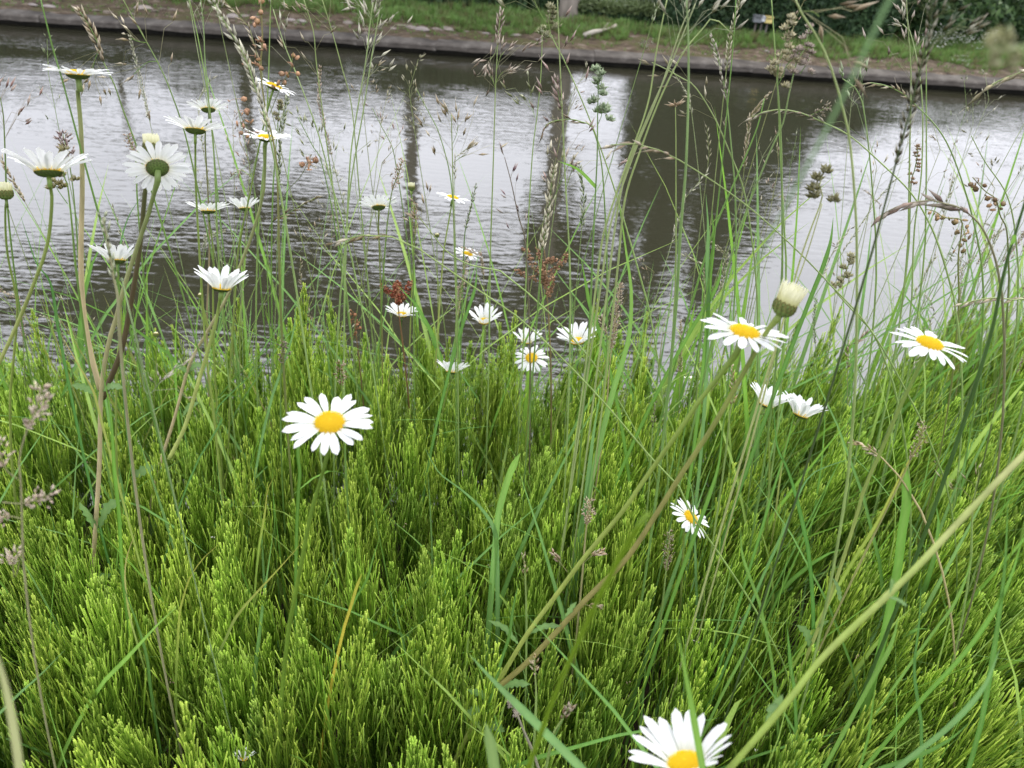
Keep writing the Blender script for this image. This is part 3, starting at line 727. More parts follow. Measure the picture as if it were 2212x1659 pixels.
GP('spike', [(172, 25), (190, 50), (213, 97), (222, 130), (247, 183), (267, 240), (293, 310), (330, 420)], 95, .75, "nodding tan seed head beside the topmost left daisy", c=TAN, extra=[([(196, 165), (205, 130), (216, 105)], 'oat', 60)])
GP('sparse', [(262, -8), (290, 43), (340, 133), (367, 193), (400, 290), (430, 420)], 170, .85, "thin open grass panicle leaning right above the bud-topped stem", c=TAN, sz=1.0, extra=[([(290, 160), (318, 135), (342, 133)], 'sparse', 40), ([(282, 82), (300, 90), (318, 92)], 'sparse', 30)])
GP('none', [(408, -6), (430, 93), (450, 213), (462, 330), (470, 520)], 0, .8, "pale green grass stalk rising behind the highest back-turned daisies", c=GRN, sc=SC2)
GP('oat', [(433, -8), (440, 60), (443, 133), (450, 200), (470, 420)], 80, .95, "short silvery oat head at the top edge above the stacked daisies", c=SIL)
GP('spike', [(463, 10), (484, 45), (507, 83), (533, 133), (552, 190), (562, 215), (590, 330), (620, 500)], 250, .62, "long pale twisted grass ear sloping down to the small daisy pair", c=SIL, sc=SC2, sz=.85)
GP('sorrel', [(562, -8), (567, 83), (563, 150), (573, 233), (597, 350), (603, 553), (606, 660)], 120, .7, "tall sorrel stalk with rusty papery discs beside the pale grass ear", c=(.46, .27, .17), sc=(.16, .2, .06), th=.0013, name="sorrel", cat="sorrel", group="rusty sorrel stalks", sz=.95,
   extra=[([(633, 113), (628, 150), (610, 180), (583, 245)], 'sorrel', 80), ([(510, 213), (520, 250), (537, 283), (560, 330)], 'sorrel', 70), ([(673, 333), (650, 380), (617, 417), (600, 467)], 'sorrel', 30), ([(545, 140), (525, 100), (512, 85)], 'sorrel', 20)])
GP('none', [(585, -6), (582, 100), (580, 167), (572, 330), (560, 460)], 0, .85, "hair-thin green stalk running just right of the tall sorrel", sc=SC2)
GP('sparse', [(590, 20), (613, 93), (643, 167), (687, 287), (717, 400), (737, 467), (760, 560)], 110, .85, "slim grass stem with spikelets slanting right from the sorrel top", c=SIL, sc=SC2)
GP('sparse', [(655, -4), (677, 67), (683, 133), (700, 267), (723, 433), (740, 560)], 140, .9, "nearly upright sparse grass stem right of the slanting one", c=TAN, sc=SC2)
GP('sparse', [(695, -4), (717, 67), (737, 140), (760, 233), (775, 400), (790, 560)], 60, 1.0, "faint thin grass stem between the sparse stem and the twin oats", c=TAN, sc=SC2)
GP('cocks', [(604, 225), (602, 250), (598, 290), (590, 400)], 30, 1.0, "tiny cocksfoot head right of the small twin-disc daisy", c=(.24, .22, .10))
GP('fog', [(136, 290), (143, 320), (150, 352), (160, 430), (170, 560)], 62, .8, "fluffy purple seed head right of the far left daisy", c=PUR, sz=1.1)
GP('cocks', [(133, 325), (134, 350), (140, 385), (146, 400), (155, 480), (163, 570)], 72, .62, "olive cocksfoot head overlapping the right petals of the low left daisy", c=(.28, .25, .10), sz=.9, extra=[([(118, 395), (126, 412), (146, 440)], 'cocks', 20)])
GP('fog', [(276, 292), (284, 315), (293, 340), (296, 420)], 40, .95, "short rusty fluff head left of the pale round bud", c=(.34, .2, .12), sz=.8)
GP('oat', [(-6, 185), (6, 240), (10, 300), (14, 420)], 110, .8, "pinkish open panicle cut by the left edge above the lone bud", c=(.34, .2, .17))
GP('arch', [(680, 428), (660, 438), (620, 462), (585, 484), (577, 560), (580, 660)], 115, .85, "dark drooping oat ear right of the crossing daisy stems", c=(.2, .16, .08), th=.0007)
GP('oat', [(643, 253), (660, 285), (678, 320), (693, 345), (715, 440), (735, 560)], 110, .95, "green thin panicle at the left of the mirrored trunk", c=(.3, .33, .17))
GP('arch', [(503, 376), (512, 370), (530, 372), (548, 400), (556, 520)], 40, 1.1, "faint curled grass tip near the mirrored trunk on the left", c=(.3, .27, .16), sz=.8)
GP('oat', [(806, 5), (798, 60), (790, 133), (770, 250), (757, 340), (750, 470), (745, 600)], 180, .75, "left of the twin oat stems with pale open spikelets", c=SIL, sc=SC2)
GP('oat', [(823, -8), (817, 40), (801, 133), (783, 250), (757, 400), (745, 540), (735, 640)], 120, .78, "right of the twin oat stems with a bushier top", c=SIL, sc=SC2, extra=[([(772, 12), (788, 18), (800, 30), (806, 60)], 'oat', 40)])
GP('spike', [(1081, 27), (1078, 60), (1074, 117), (1070, 200), (1066, 333), (1059, 553), (1058, 640)], 58, .85, "straight upright grass with a narrow pointed ear in mid-picture", c=(.33, .25, .2), sc=SC2, sz=.9, extra=[([(1058, 128), (1068, 118), (1073, 100)], 'oat', 30), ([(1088, 112), (1080, 125), (1073, 150)], 'oat', 35), ([(1060, 165), (1066, 178), (1071, 195)], 'sparse', 25), ([(1086, 155), (1078, 165), (1071, 180)], 'sparse', 25)])
GP('cocks', [(1190, 20), (1186, 45), (1184, 62), (1205, 105), (1220, 133), (1257, 217), (1290, 300), (1330, 417), (1370, 553), (1400, 660)], 48, .75, "long green stem crossing to the right from a pale cocksfoot top", c=(.3, .3, .16), sc=SC2, extra=[([(1152, -4), (1165, 25), (1184, 57)], 'oat', 30)])
GP('sparse', [(1204, -8), (1207, 83), (1214, 233), (1220, 367), (1230, 553), (1232, 660)], 400, .7, "tall straight stem with pinkish florets spaced down its length", c=(.40, .28, .25), sc=SC2, sz=.95, extra=[([(1200, 172), (1206, 200), (1214, 240)], 'spike', 60), ([(1236, 365), (1228, 390), (1219, 420)], 'oat', 50)])
GP('cocks', [(1171, 65), (1171, 85), (1168, 167), (1160, 250), (1150, 333), (1140, 500), (1136, 610)], 16, .9, "green stem with one small bud-like tip left of the pink stem", c=(.24, .26, .12), sc=SC2, extra=[([(1142, 215), (1150, 235), (1155, 255)], 'oat', 30)])
GP('cocks', [(1290, 154), (1292, 180), (1292, 205), (1291, 235), (1290, 333), (1287, 400), (1280, 553), (1276, 650)], 82, .68, "plump green cocksfoot spike standing alone over the bright streak", c=(.27, .35, .2), sz=1.0, leaf=[((1287, 404), (1204, 333), .003)], extra=[([(1300, 238), (1299, 250), (1292, 268)], 'cocks', 16)])
GP('sparse', [(900, 193), (915, 222), (930, 250), (950, 293), (974, 390), (982, 520)], 90, 1.0, "thin leaning stem pointing up-left over the pale mirrored sky", c=(.3, .26, .14), sz=.7)
GP('sparse', [(975, 247), (976, 290), (977, 333), (982, 553), (985, 640)], 110, .8, "slight upright stem with few spikelets above the small side-on daisy", c=TAN, sc=SC2, extra=[([(990, 270), (986, 290), (978, 310)], 'sparse', 20), ([(1008, 333), (995, 340), (979, 352)], 'sparse', 20)])
GP('sparse', [(804, 233), (825, 275), (847, 317), (857, 367), (870, 450), (885, 560)], 110, 1.05, "hazy pink stem slanting left of the darkest mirrored trunk", c=(.36, .24, .2), sz=.75)
GP('fog', [(868, 348), (860, 380), (848, 408), (838, 470), (830, 560)], 66, .9, "rust tan bent seed head above the daisy with a green underside", c=(.36, .22, .11), sz=.7)
GP('spike', [(1028, 400), (1018, 445), (1004, 505), (1000, 600)], 100, .95, "slim dark ear right of the small yellow-topped daisy", c=(.16, .17, .08), sz=.6)
GP('sparse', [(1090, 340), (1104, 393), (1120, 467), (1134, 517), (1140, 600)], 190, .85, "purple-tinged sparse panicle hanging in front of the pale water", c=(.24, .15, .16), sc=(.14, .12, .08), sz=.9)
GP('arch', [(1174, 283), (1182, 268), (1205, 260), (1237, 258), (1262, 266), (1280, 277), (1300, 360), (1310, 520)], 110, .8, "dark arching grass ear curling left over the mirrored trunk", c=(.26, .19, .13), sz=.8)
GP('spike', [(1196, 367), (1190, 410), (1184, 467), (1172, 530), (1165, 620)], 185, .72, "sharp silvery-green awned ear below the pink florets", c=(.42, .38, .27), sz=1.05, extra=[([(1225, 362), (1215, 385), (1195, 430)], 'oat', 45)])
GP('sorrelbush', [(1172, 520), (1178, 560), (1180, 620), (1186, 700), (1190, 800)], 150, .95, "large tan-pink sorrel plume at the water's edge", c=(.36, .2, .12), sc=(.2, .16, .07), th=.0014, name="sorrel", cat="sorrel", group="rusty sorrel stalks")
GP('sorrelbush', [(856, 606), (858, 640), (862, 680), (872, 760)], 70, .95, "dense brick red sorrel cluster behind the centre-left small daisy", c=(.34, .09, .05), sc=(.2, .12, .06), th=.0012, name="sorrel", cat="sorrel", group="rusty sorrel stalks", sz=1.4)
GP('sorrel', [(762, 672), (766, 700), (772, 745), (778, 800)], 70, .95, "short red-brown sorrel left of the brick red cluster", c=(.28, .11, .06), sc=(.2, .14, .06), name="sorrel", cat="sorrel", group="rusty sorrel stalks")
GP('arch', [(1320, 313), (1342, 308), (1370, 310), (1405, 318), (1437, 330), (1474, 350), (1557, 403), (1641, 467), (1734, 553), (1800, 622), (1858, 683), (1911, 760), (1965, 860), (1995, 920), (2041, 1036)], 150, .55, "very long stem arching from the canal's middle down to the lower right", c=(.33, .26, .17), sc=(.22, .34, .09), th=.0009, Y1=.62, sz=.85)
for i, (pp, lb, kd, hl) in enumerate([
    ([(1442, -8), (1418, 110), (1398, 230), (1352, 360), (1305, 500), (1290, 600)], "leftmost stalk of the pale fan of four leaning stalks", 'none', 0),
    ([(1490, 20), (1468, 70), (1420, 210), (1370, 330), (1320, 480), (1300, 600)], "second stalk of the pale leaning fan with a loose tuft", 'oat', 60),
    ([(1502, 8), (1485, 50), (1440, 160), (1400, 250), (1352, 370), (1330, 480), (1315, 600)], "third stalk of the pale leaning fan with a bushy oat top", 'oat', 100),
    ([(1585, 77), (1562, 55), (1540, 38), (1520, 60), (1475, 115), (1425, 215), (1385, 320), (1350, 430), (1336, 560)], "rightmost stalk of the pale leaning fan with its tip snapped over", 'none', 0)]):
    GP(kd, pp, hl, .62, lb, c=SIL, sc=(.34, .42, .16), th=.0010, group="fan of pale leaning stalks", extra=[([(1582, 12), (1565, 12), (1545, 22), (1536, 36)], 'fog', 60)] if 'snapped' in lb else ())
GP('tuft', [(1459, 230), (1460, 300), (1460, 400), (1460, 553), (1458, 640)], 10, .8, "straight stalk ending in a tiny star of bracts", c=(.36, .26, .16), sc=SC2)
GP('oat', [(1482, -8), (1486, 60), (1487, 200), (1481, 367), (1470, 500), (1462, 640)], 70, .55, "thick upright green culm at the right of the pale fan", c=SIL, sc=SC, th=.0013)
GP('none', [(1590, -8), (1585, 83), (1571, 233), (1555, 400), (1538, 553), (1520, 680)], 0, .7, "plain green culm crossing the upper right bank", sc=SC, th=.0009)
GP('spike', [(1538, 83), (1548, 115), (1555, 143), (1562, 180), (1568, 200), (1578, 300), (1588, 417), (1590, 560)], 120, .8, "grey-white narrow panicle left of the tan cocksfoot", c=(.36, .32, .26), sz=.75)
GP('sparse', [(1408, 135), (1440, 150), (1475, 170), (1501, 187), (1541, 250), (1571, 317), (1608, 417), (1630, 560)], 220, .8, "open panicle spreading left from the thick culm", c=(.36, .31, .2), sc=SC2)
GP('cocks', [(1708, 42), (1702, 62), (1694, 85), (1698, 108), (1684, 122), (1679, 180), (1682, 213), (1688, 333), (1690, 553), (1688, 650)], 100, .62, "tan cocksfoot with ragged one-sided clumps against the hedge", c=(.44, .40, .24), sz=.8, extra=[([(1712, 128), (1700, 140), (1690, 165), (1680, 185)], 'cocks', 62)])
GP('cocks', [(1748, 62), (1742, 85), (1738, 105), (1722, 130), (1713, 165), (1703, 210), (1691, 267), (1661, 333), (1608, 467), (1580, 553), (1560, 640)], 62, .62, "purple-grey cocksfoot right of the tan one", c=(.42, .34, .28), sz=.7, extra=[([(1750, 118), (1744, 135), (1728, 160)], 'cocks', 30), ([(1723, 112), (1720, 135), (1712, 165)], 'cocks', 40)])
GP('none', [(1666, -8), (1681, 213), (1684, 290), (1690, 420), (1698, 560)], 0, .7, "thin pale stalk rising past the tan cocksfoot to the top edge", sc=SC2)
GP('none', [(1651, 213), (1635, 277), (1598, 367), (1541, 500), (1510, 600)], 0, .75, "bare pointed green shoot left of the cocksfoot stems", sc=SC, th=.0012)
GP('oat', [(1712, -12), (1727, 22), (1750, 55), (1785, 120), (1808, 187), (1822, 240), (1835, 300), (1846, 420), (1851, 553), (1848, 820), (1833, 1020)], 30, .45, "bowed pale stalk sweeping from the top edge down the right side", c=TAN, sc=(.27, .38, .12), th=.0011, extra=[([(1770, 35), (1755, 25), (1735, 24)], 'sparse', 40)])
GP('arch', [(1625, 253), (1655, 240), (1688, 237), (1728, 243), (1775, 263), (1835, 293), (1908, 357), (1968, 417), (2008, 483), (2035, 553), (2060, 640)], 150, .72, "arching stem whose ear droops left over the dark water", c=(.3, .25, .17), sc=SC2, sz=.8, extra=[([(1790, 232), (1765, 242), (1745, 252)], 'fog', 30)])
GP('sparse', [(1820, 170), (1835, 180), (1845, 187), (1856, 205), (1865, 233), (1878, 333), (1891, 500), (1893, 600)], 150, .75, "fresh green panicle with plump spikelets beyond the blurred leaf", c=(.25, .36, .16), sc=SC2)
GP('arch', [(1855, 183), (1870, 179), (1891, 180), (1918, 186), (1941, 197), (1968, 217), (2041, 300), (2091, 433), (2118, 553), (2125, 640)], 135, .75, "tan ear bowing left just below the far wall", c=(.34, .28, .18), sz=.75)
GP('oat', [(1958, -5), (1960, 40), (1968, 167), (1965, 333), (1962, 520)], 150, .8, "pink-brown open panicle at the top right in front of the hedge", c=(.34, .26, .22), sz=1.0, sc=SC2)
GP('oat', [(1950, 52), (1968, 75), (1991, 200), (1991, 367), (1975, 500), (1970, 640)], 60, .8, "starry silver panicle just under the pink-brown one", c=SIL, sc=SC2)
GP('spike', [(2014, -20), (2010, 60), (2000, 105), (1990, 140), (1975, 200), (1965, 245), (1951, 293), (1920, 410), (1881, 553), (1815, 773)], 320, .42, "dark close ear on a leaning dark stem, nearest at the top right", c=(.09, .08, .035), sc=(.07, .11, .04), th=.0008, sz=.6, extra=[([(2040, 22), (2022, 40), (2005, 62)], 'sparse', 30), ([(2030, 68), (2018, 85), (2000, 110)], 'sparse', 30), ([(2000, -10), (2004, 15), (2008, 40)], 'oat', 40)])
GP('none', [(2001, 110), (2001, 230), (2001, 367), (1999, 520)], 0, .85, "short upright stalk right behind the dark ear", sc=SC2)
GP('cocks', [(1983, 318), (1980, 345), (1975, 370), (1968, 400), (1964, 520)], 80, .85, "rust brown ear low in the right water", c=(.30, .18, .09), sz=.6)
GP('arch', [(1908, 462), (1930, 450), (1958, 440), (2008, 433), (2040, 440), (2075, 450), (2120, 490), (2150, 560), (2165, 640)], 190, .55, "large purplish oat ear lying level over the bright water", c=(.28, .2, .16), sc=(.2, .2, .1), sz=1.25)
GP('arch', [(2128, 193), (2148, 180), (2168, 170), (2190, 163), (2225, 158), (2262, 230), (2270, 420)], 110, .6, "tan ear reaching in from the right edge below the wall", c=(.32, .28, .16), sc=SC2, sz=1.0)
GP('sorrel', [(2101, 383), (2128, 413), (2151, 430), (2161, 467), (2175, 500), (2180, 600)], 95, .75, "curled sorrel spray with hanging fruits near the right edge", c=(.34, .22, .12), sc=(.14, .2, .06), name="sorrel", cat="sorrel", group="rusty sorrel stalks")
GP('sorrel', [(2000, 452), (2021, 457), (2040, 470), (2075, 474), (2077, 500), (2070, 560), (2072, 640)], 150, .75, "knotted sorrel with a kinked stem left of the curled spray", c=(.36, .26, .13), sc=(.18, .22, .06), name="sorrel", cat="sorrel", group="rusty sorrel stalks")
GP('sparse', [(2098, 293), (2128, 350), (2171, 413), (2190, 480), (2200, 580)], 140, .85, "fine pale panicle at the far right over the water", c=(.3, .28, .18), sc=SC2, sz=.8)
GP('none', [(2216, 430), (2195, 500), (2178, 553), (2160, 630), (2141, 720), (2091, 886)], 0, .45, "thick dark green culm near the right edge", sc=(.06, .12, .03), th=.0016, leaf=[((2185, 530), (2150, 480), .004)])
GP('cocks', [(1777, 375), (1770, 400), (1778, 430), (1771, 445), (1731, 553), (1690, 700), (1650, 830), (1608, 970)], 62, .5, "hanging olive cocksfoot on a pale yellow stem beside the blurred leaf", c=(.2, .19, .08), sc=(.42, .46, .19), th=.0010, sz=1.05)
GP('none', [(1776, 440), (1742, 553), (1697, 680), (1662, 810), (1622, 960)], 0, .52, "second pale yellow straw close beside the hanging cocksfoot's stem", sc=(.44, .47, .2), th=.0008)
GP('cocks', [(1838, 555), (1830, 580), (1818, 612), (1800, 622), (1850, 680), (1890, 727), (1930, 830)], 85, .62, "pale tan cocksfoot right of the half-open white bud", c=(.36, .34, .17), sc=(.22, .34, .09), sz=.85)
GP('fog', [(1340, 616), (1333, 660), (1326, 720), (1317, 786), (1310, 886), (1300, 960)], 165, .75, "bleached straw ear standing in the middle of the bank", c=(.5, .38, .26), sc=(.44, .38, .2), sz=.75, extra=[([(1298, 686), (1306, 710), (1318, 745)], 'spike', 50)])
GP('arch', [(722, 525), (745, 512), (790, 508), (850, 512), (895, 532), (927, 553), (1030, 625), (1137, 700), (1290, 853), (1404, 986), (1474, 1060), (1491, 1106), (1560, 1206), (1625, 1306), (1688, 1423)], 130, .5, "long straw-green stem cutting diagonally across the picture", c=(.24, .19, .10), sc=(.25, .38, .1), th=.00095, sz=.8)
GP('sparse', [(905, 468), (930, 500), (962, 540), (1010, 570), (1080, 585)], 30, .8, "thin wiry stem arching under the small yellow-topped daisy", c=TAN, sc=SC2)
GP('fog', [(1007, 565), (1001, 600), (992, 640), (985, 690), (984, 740), (985, 850)], 140, .85, "straw coloured ear directly under the second small yellow daisy", c=(.42, .32, .18), sz=.55)
GP('fog', [(896, 440), (897, 500), (893, 560), (893, 620)], 70, .9, "orange brown ear below the small green-white bud", c=(.36, .22, .12), sz=.55)
GP('fog', [(614, 740), (611, 770), (607, 800), (606, 900)], 60, .7, "grey-pink fluff head right of the wilted daisy", c=(.25, .18, .13), sz=.8)
GP('fog', [(735, 785), (737, 820), (740, 850), (742, 900)], 65, .62, "brown fluff head rising behind the big open daisy", c=(.26, .15, .07), sz=.7)
GP('fog', [(1274, 1082), (1270, 1110), (1264, 1165), (1258, 1240)], 85, .52, "pale peach ear above the crossing daisy stems", c=(.46, .33, .2), sc=(.32, .3, .14), sz=.75, extra=[([(1300, 1193), (1280, 1200), (1262, 1215)], 'spike', 35), ([(1195, 1195), (1210, 1215), (1225, 1235)], 'spike', 40), ([(1292, 1310), (1270, 1308), (1252, 1300)], 'spike', 30)])
GP('spike', [(1154, 1420), (1156, 1460), (1158, 1505), (1156, 1560)], 85, .35, "golden brown ear deep in the grass under the crossing stems", c=(.3, .2, .07), sc=SC2, sz=.6)
GP('spike', [(1228, 1530), (1212, 1558), (1194, 1588), (1185, 1630)], 62, .3, "brown ear leaning right, lowest in the front grass", c=(.26, .17, .08), sc=SC2, sz=.7)
GP('cocks', [(1107, 1520), (1118, 1545), (1130, 1575), (1150, 1620)], 58, .3, "faded whitish dead seed head near the bottom", c=(.42, .36, .28), sc=(.26, .24, .18), sz=.6)
GP('spike', [(1131, 1200), (1134, 1240), (1136, 1290), (1137, 1340)], 75, .45, "thin golden ear left of the peach one", c=(.32, .26, .1), sc=SC2, sz=.55)
GP('spike', [(1580, 793), (1584, 850), (1576, 900), (1570, 960)], 110, .6, "straw ear between the two thick diagonal daisy stems", c=(.38, .28, .13), sc=SC2, sz=.65)
GP('spike', [(1844, 955), (1870, 965), (1900, 985), (1918, 1003), (1950, 1040), (1990, 1106)], 90, .5, "straw ear lying diagonally below the right daisy's stem", c=(.46, .34, .18), sc=(.42, .36, .18), sz=.7)
GP('fog', [(1994, 918), (1988, 950), (1970, 985), (1950, 1030), (1920, 1090)], 110, .5, "tan ear sloping left to the right of the lying straw ear", c=(.38, .30, .15), sc=(.36, .36, .14), sz=.6)
GP('fog', [(1446, 1150), (1444, 1190), (1440, 1220), (1436, 1260), (1428, 1330)], 150, .55, "brown ear standing left of the half-turned low daisy", c=(.25, .17, .08), sc=SC2, sz=.6)
GP('spike', [(1415, 870), (1412, 900), (1408, 950), (1405, 1010)], 75, .7, "dark brown thin ear behind the thick diagonal stem", c=(.17, .12, .08), sc=SC2, sz=.6)
GP('arch', [(2080, 655), (2110, 648), (2150, 643), (2190, 648), (2230, 655), (2300, 760)], 140, .6, "cream coloured ear lying level along the top of the right bank", c=(.5, .42, .28), sc=SC2, sz=.85)
GP('oat', [(2110, 1040), (2104, 1080), (2100, 1120), (2098, 1200)], 70, .5, "buff loose ear in the right-hand grass", c=(.34, .29, .14), sc=SC2, sz=.6)
# blurred ones right by the lens
GP('fog', [(88, 840), (77, 885), (60, 925), (42, 990), (46, 1060), (50, 1210)], 150, .27, "out-of-focus pinkish tan seed head near the left edge", c=(.56, .44, .34), sc=(.3, .3, .15), sz=.62, th=.0006, extra=[([(112, 1065), (85, 1078), (45, 1088), (5, 1085)], 'fog', 105), ([(-5, 960), (10, 1010), (38, 1035)], 'fog', 80), ([(26, 1195), (32, 1250), (45, 1200)], 'fog', 50), ([(-5, 1120), (20, 1115), (45, 1120)], 'fog', 40)])
GP('oat', [(352, 822), (340, 832), (325, 850), (312, 840), (300, 760), (262, 600)], 45, .38, "blurred silver spikelets hanging left of the big daisy", c=(.42, .38, .3), sc=(.2, .3, .12), sz=.5, th=.0005)
GP('cocks', [(2165, 92), (2180, 110), (2200, 100), (2235, 112), (2290, 240), (2330, 600)], 60, .17, "blurred pale yellow flower head cut by the right edge", c=(.42, .42, .2), sc=(.2, .28, .1), sz=.42, th=.0006)
GP('spike', [(222, 470), (232, 520), (246, 600), (254, 640), (258, 720)], 150, .40, "feathery greenish ear in front of the low side-on daisy at the left", c=(.3, .34, .2), sc=(.34, .32, .18), sz=.6)

# ------------------------------------------------------------------ single grass leaves that stand out
def GBl(path, wpx, Y, label, c=None, c2=None, Y1=None, taper=2.2, side=None):
    c = c or GB[1]; p3 = smooth(path3(path, Y, Y1 or Y), 18); a = toground(p3[::-1] if False else p3)
    w_ = wpx / F * Y * 1.1; base = a[-1]; n = len(a); sv = side or V(1, -.25, .2)
    mb = MB(); mb.blade(a, lambda t: w_ * .5 * min(1, (t * taper + .06)) , c2 or c, c, sv, .22)
    return tag(build("grass_shoot", mb, M['grass'], None, True, base), label, "grass blade", "broad grass leaves in the meadow")
GBL = (.15, .31, .10); GLT = (.22, .42, .07); GYL = (.38, .36, .06); GST = (.42, .33, .13)
GBl([(1334, 417), (1354, 553), (1364, 636), (1357, 736), (1324, 846), (1300, 940)], 13, .62, "broad twisted blue-green leaf rising into the water right of centre", GBL, GLT)
GBl([(917, 966), (935, 1000), (954, 1026), (1004, 1063), (1047, 1106), (1070, 1150), (1074, 1213)], 13, .55, "curved blue-green leaf arching right in the middle of the horsetails", GBL)
GBl([(1124, 978), (1110, 1005), (1097, 1036), (1077, 1110), (1070, 1180)], 17, .55, "blunt pale green leaf right of the curved blue-green one", GBL, GLT, taper=14)
GBl([(1300, 830), (1288, 900), (1280, 953), (1273, 1013), (1265, 1080)], 11, .62, "upright blue-green leaf left of the diagonal straw stem", GBL)
GBl([(782, 1238), (770, 1270), (758, 1310), (745, 1350)], 9, .42, "short bright orange-yellow leaf in the front horsetails", (.60, .42, .05), (.4, .42, .05), taper=9)
GBl([(478, 1172), (440, 1205), (410, 1249), (395, 1295), (387, 1339), (380, 1473)], 9, .42, "yellowing leaf bending right in the lower left", GLT, GYL)
GBl([(660, 1163), (610, 1220), (517, 1323), (490, 1375), (467, 1423)], 9, .45, "straight yellow-tipped leaf leaning right of the lower left daisy stem", GBL, GYL)
GBl([(387, 1306), (340, 1350), (280, 1415), (227, 1469)], 13, .38, "broad bright green leaf lying to the right at lower left", GLT, GLT)
GBl([(253, 1209), (272, 1280), (300, 1356), (318, 1420), (325, 1480)], 12, .40, "dark green leaf leaning left beside the thick pale stem", (.08, .2, .04))
GBl([(293, 1150), (275, 1200), (270, 1240), (274, 1290), (283, 1340), (300, 1400)], 8, .45, "faded straw and green leaf bowing left near the pale stems", GLT, GST)
GBl([(140, 1404), (90, 1455), (40, 1500), (-10, 1550)], 9, .3, "leaf pointing up-right at the lower left corner", GBL, GBL)
GBl([(45, 467), (62, 520), (80, 570), (110, 612), (125, 700)], 9, .6, "dark green leaf under the lone bud at the left edge", (.06, .2, .04))
GBl([(307, 423), (282, 460), (267, 500), (257, 553), (255, 640)], 7, .7, "green leaf rising between bud stem and low left daisy", (.07, .2, .05))
GBl([(592, 1030), (578, 1060), (572, 1110), (560, 1180)], 7, .55, "thin fork of pale leaf left of the big daisy's stem", GLT, GYL)
GBl([(646, 935), (644, 980), (648, 1020), (645, 1060)], 10, .5, "dark upright leaf hidden behind the big daisy", (.07, .18, .02), taper=8)
GBl([(595, 760), (470, 880), (480, 905), (430, 990)], 5, .6, "narrow leaf slanting right behind the wilted daisy", (.08, .22, .05))
GBl([(218, 780), (240, 900), (248, 1020), (258, 1110), (262, 1200)], 12, .5, "long upright green leaf right of the thick pale stem", (.11, .27, .03), taper=3)
GBl([(130, 720), (165, 780), (200, 840), (212, 880)], 8, .55, "leaf fading to orange behind the left branching stems", GLT, (.5, .38, .12))
GBl([(1015, 1415), (1080, 1485), (1165, 1570), (1270, 1675)], 24, .26, "wide blue-green leaf crossing the bottom under the daisy stems", (.14, .30, .08), Y1=.2, taper=4)
GBl([(1465, 1370), (1478, 1440), (1495, 1530), (1520, 1670)], 24, .2, "pale green leaf passing in front of the bottom daisy", (.2, .4, .06), taper=3)
GBl([(1048, 1560), (1060, 1600), (1072, 1680)], 42, .2, "blurred grey-green leaf at the bottom left of the blue-green one", (.2, .32, .10), taper=6)
GBl([(1440, 1000), (1490, 1040), (1500, 1150), (1505, 1300)], 7, .6, "slim leaf beside the half-turned low daisy", GBL)
GBl([(1940, 1100), (1880, 1250), (1800, 1330), (1720, 1420)], 0.1, .5, "very thin straw laid among the right leaves", GST) if False else None
GBl([(2015, 930), (1960, 1000), (1900, 1120), (1850, 1200)], 9, .5, "yellow-edged leaf leaning right under the right daisy", GLT, GYL)
GBl([(1955, 1000), (1958, 1080), (1948, 1150), (1940, 1220)], 22, .5, "broad flat leaf standing upright below the right daisy stem", (.15, .33, .05), taper=8)
GBl([(1670, 850), (1678, 960), (1700, 1010), (1722, 1080), (1745, 1180)], 10, .5, "curved leaf in front of the twin daisies on the right", (.08, .24, .04))
GBl([(1720, 870), (1700, 960), (1670, 1060), (1640, 1160)], 7, .5, "leaf crossing between the twin daisies", (.1, .26, .04))
GBl([(1860, 985), (1780, 1010), (1740, 1040), (1700, 1130), (1650, 1240)], 8, .5, "arched leaf passing left behind the right daisy's stem", (.12, .28, .06), (.12, .28, .1))
GBl([(1990, 1250), (1985, 1350), (1975, 1450), (1990, 1560)], 10, .36, "straight leaf standing left of the big curved stalk's top", (.08, .22, .05)) 
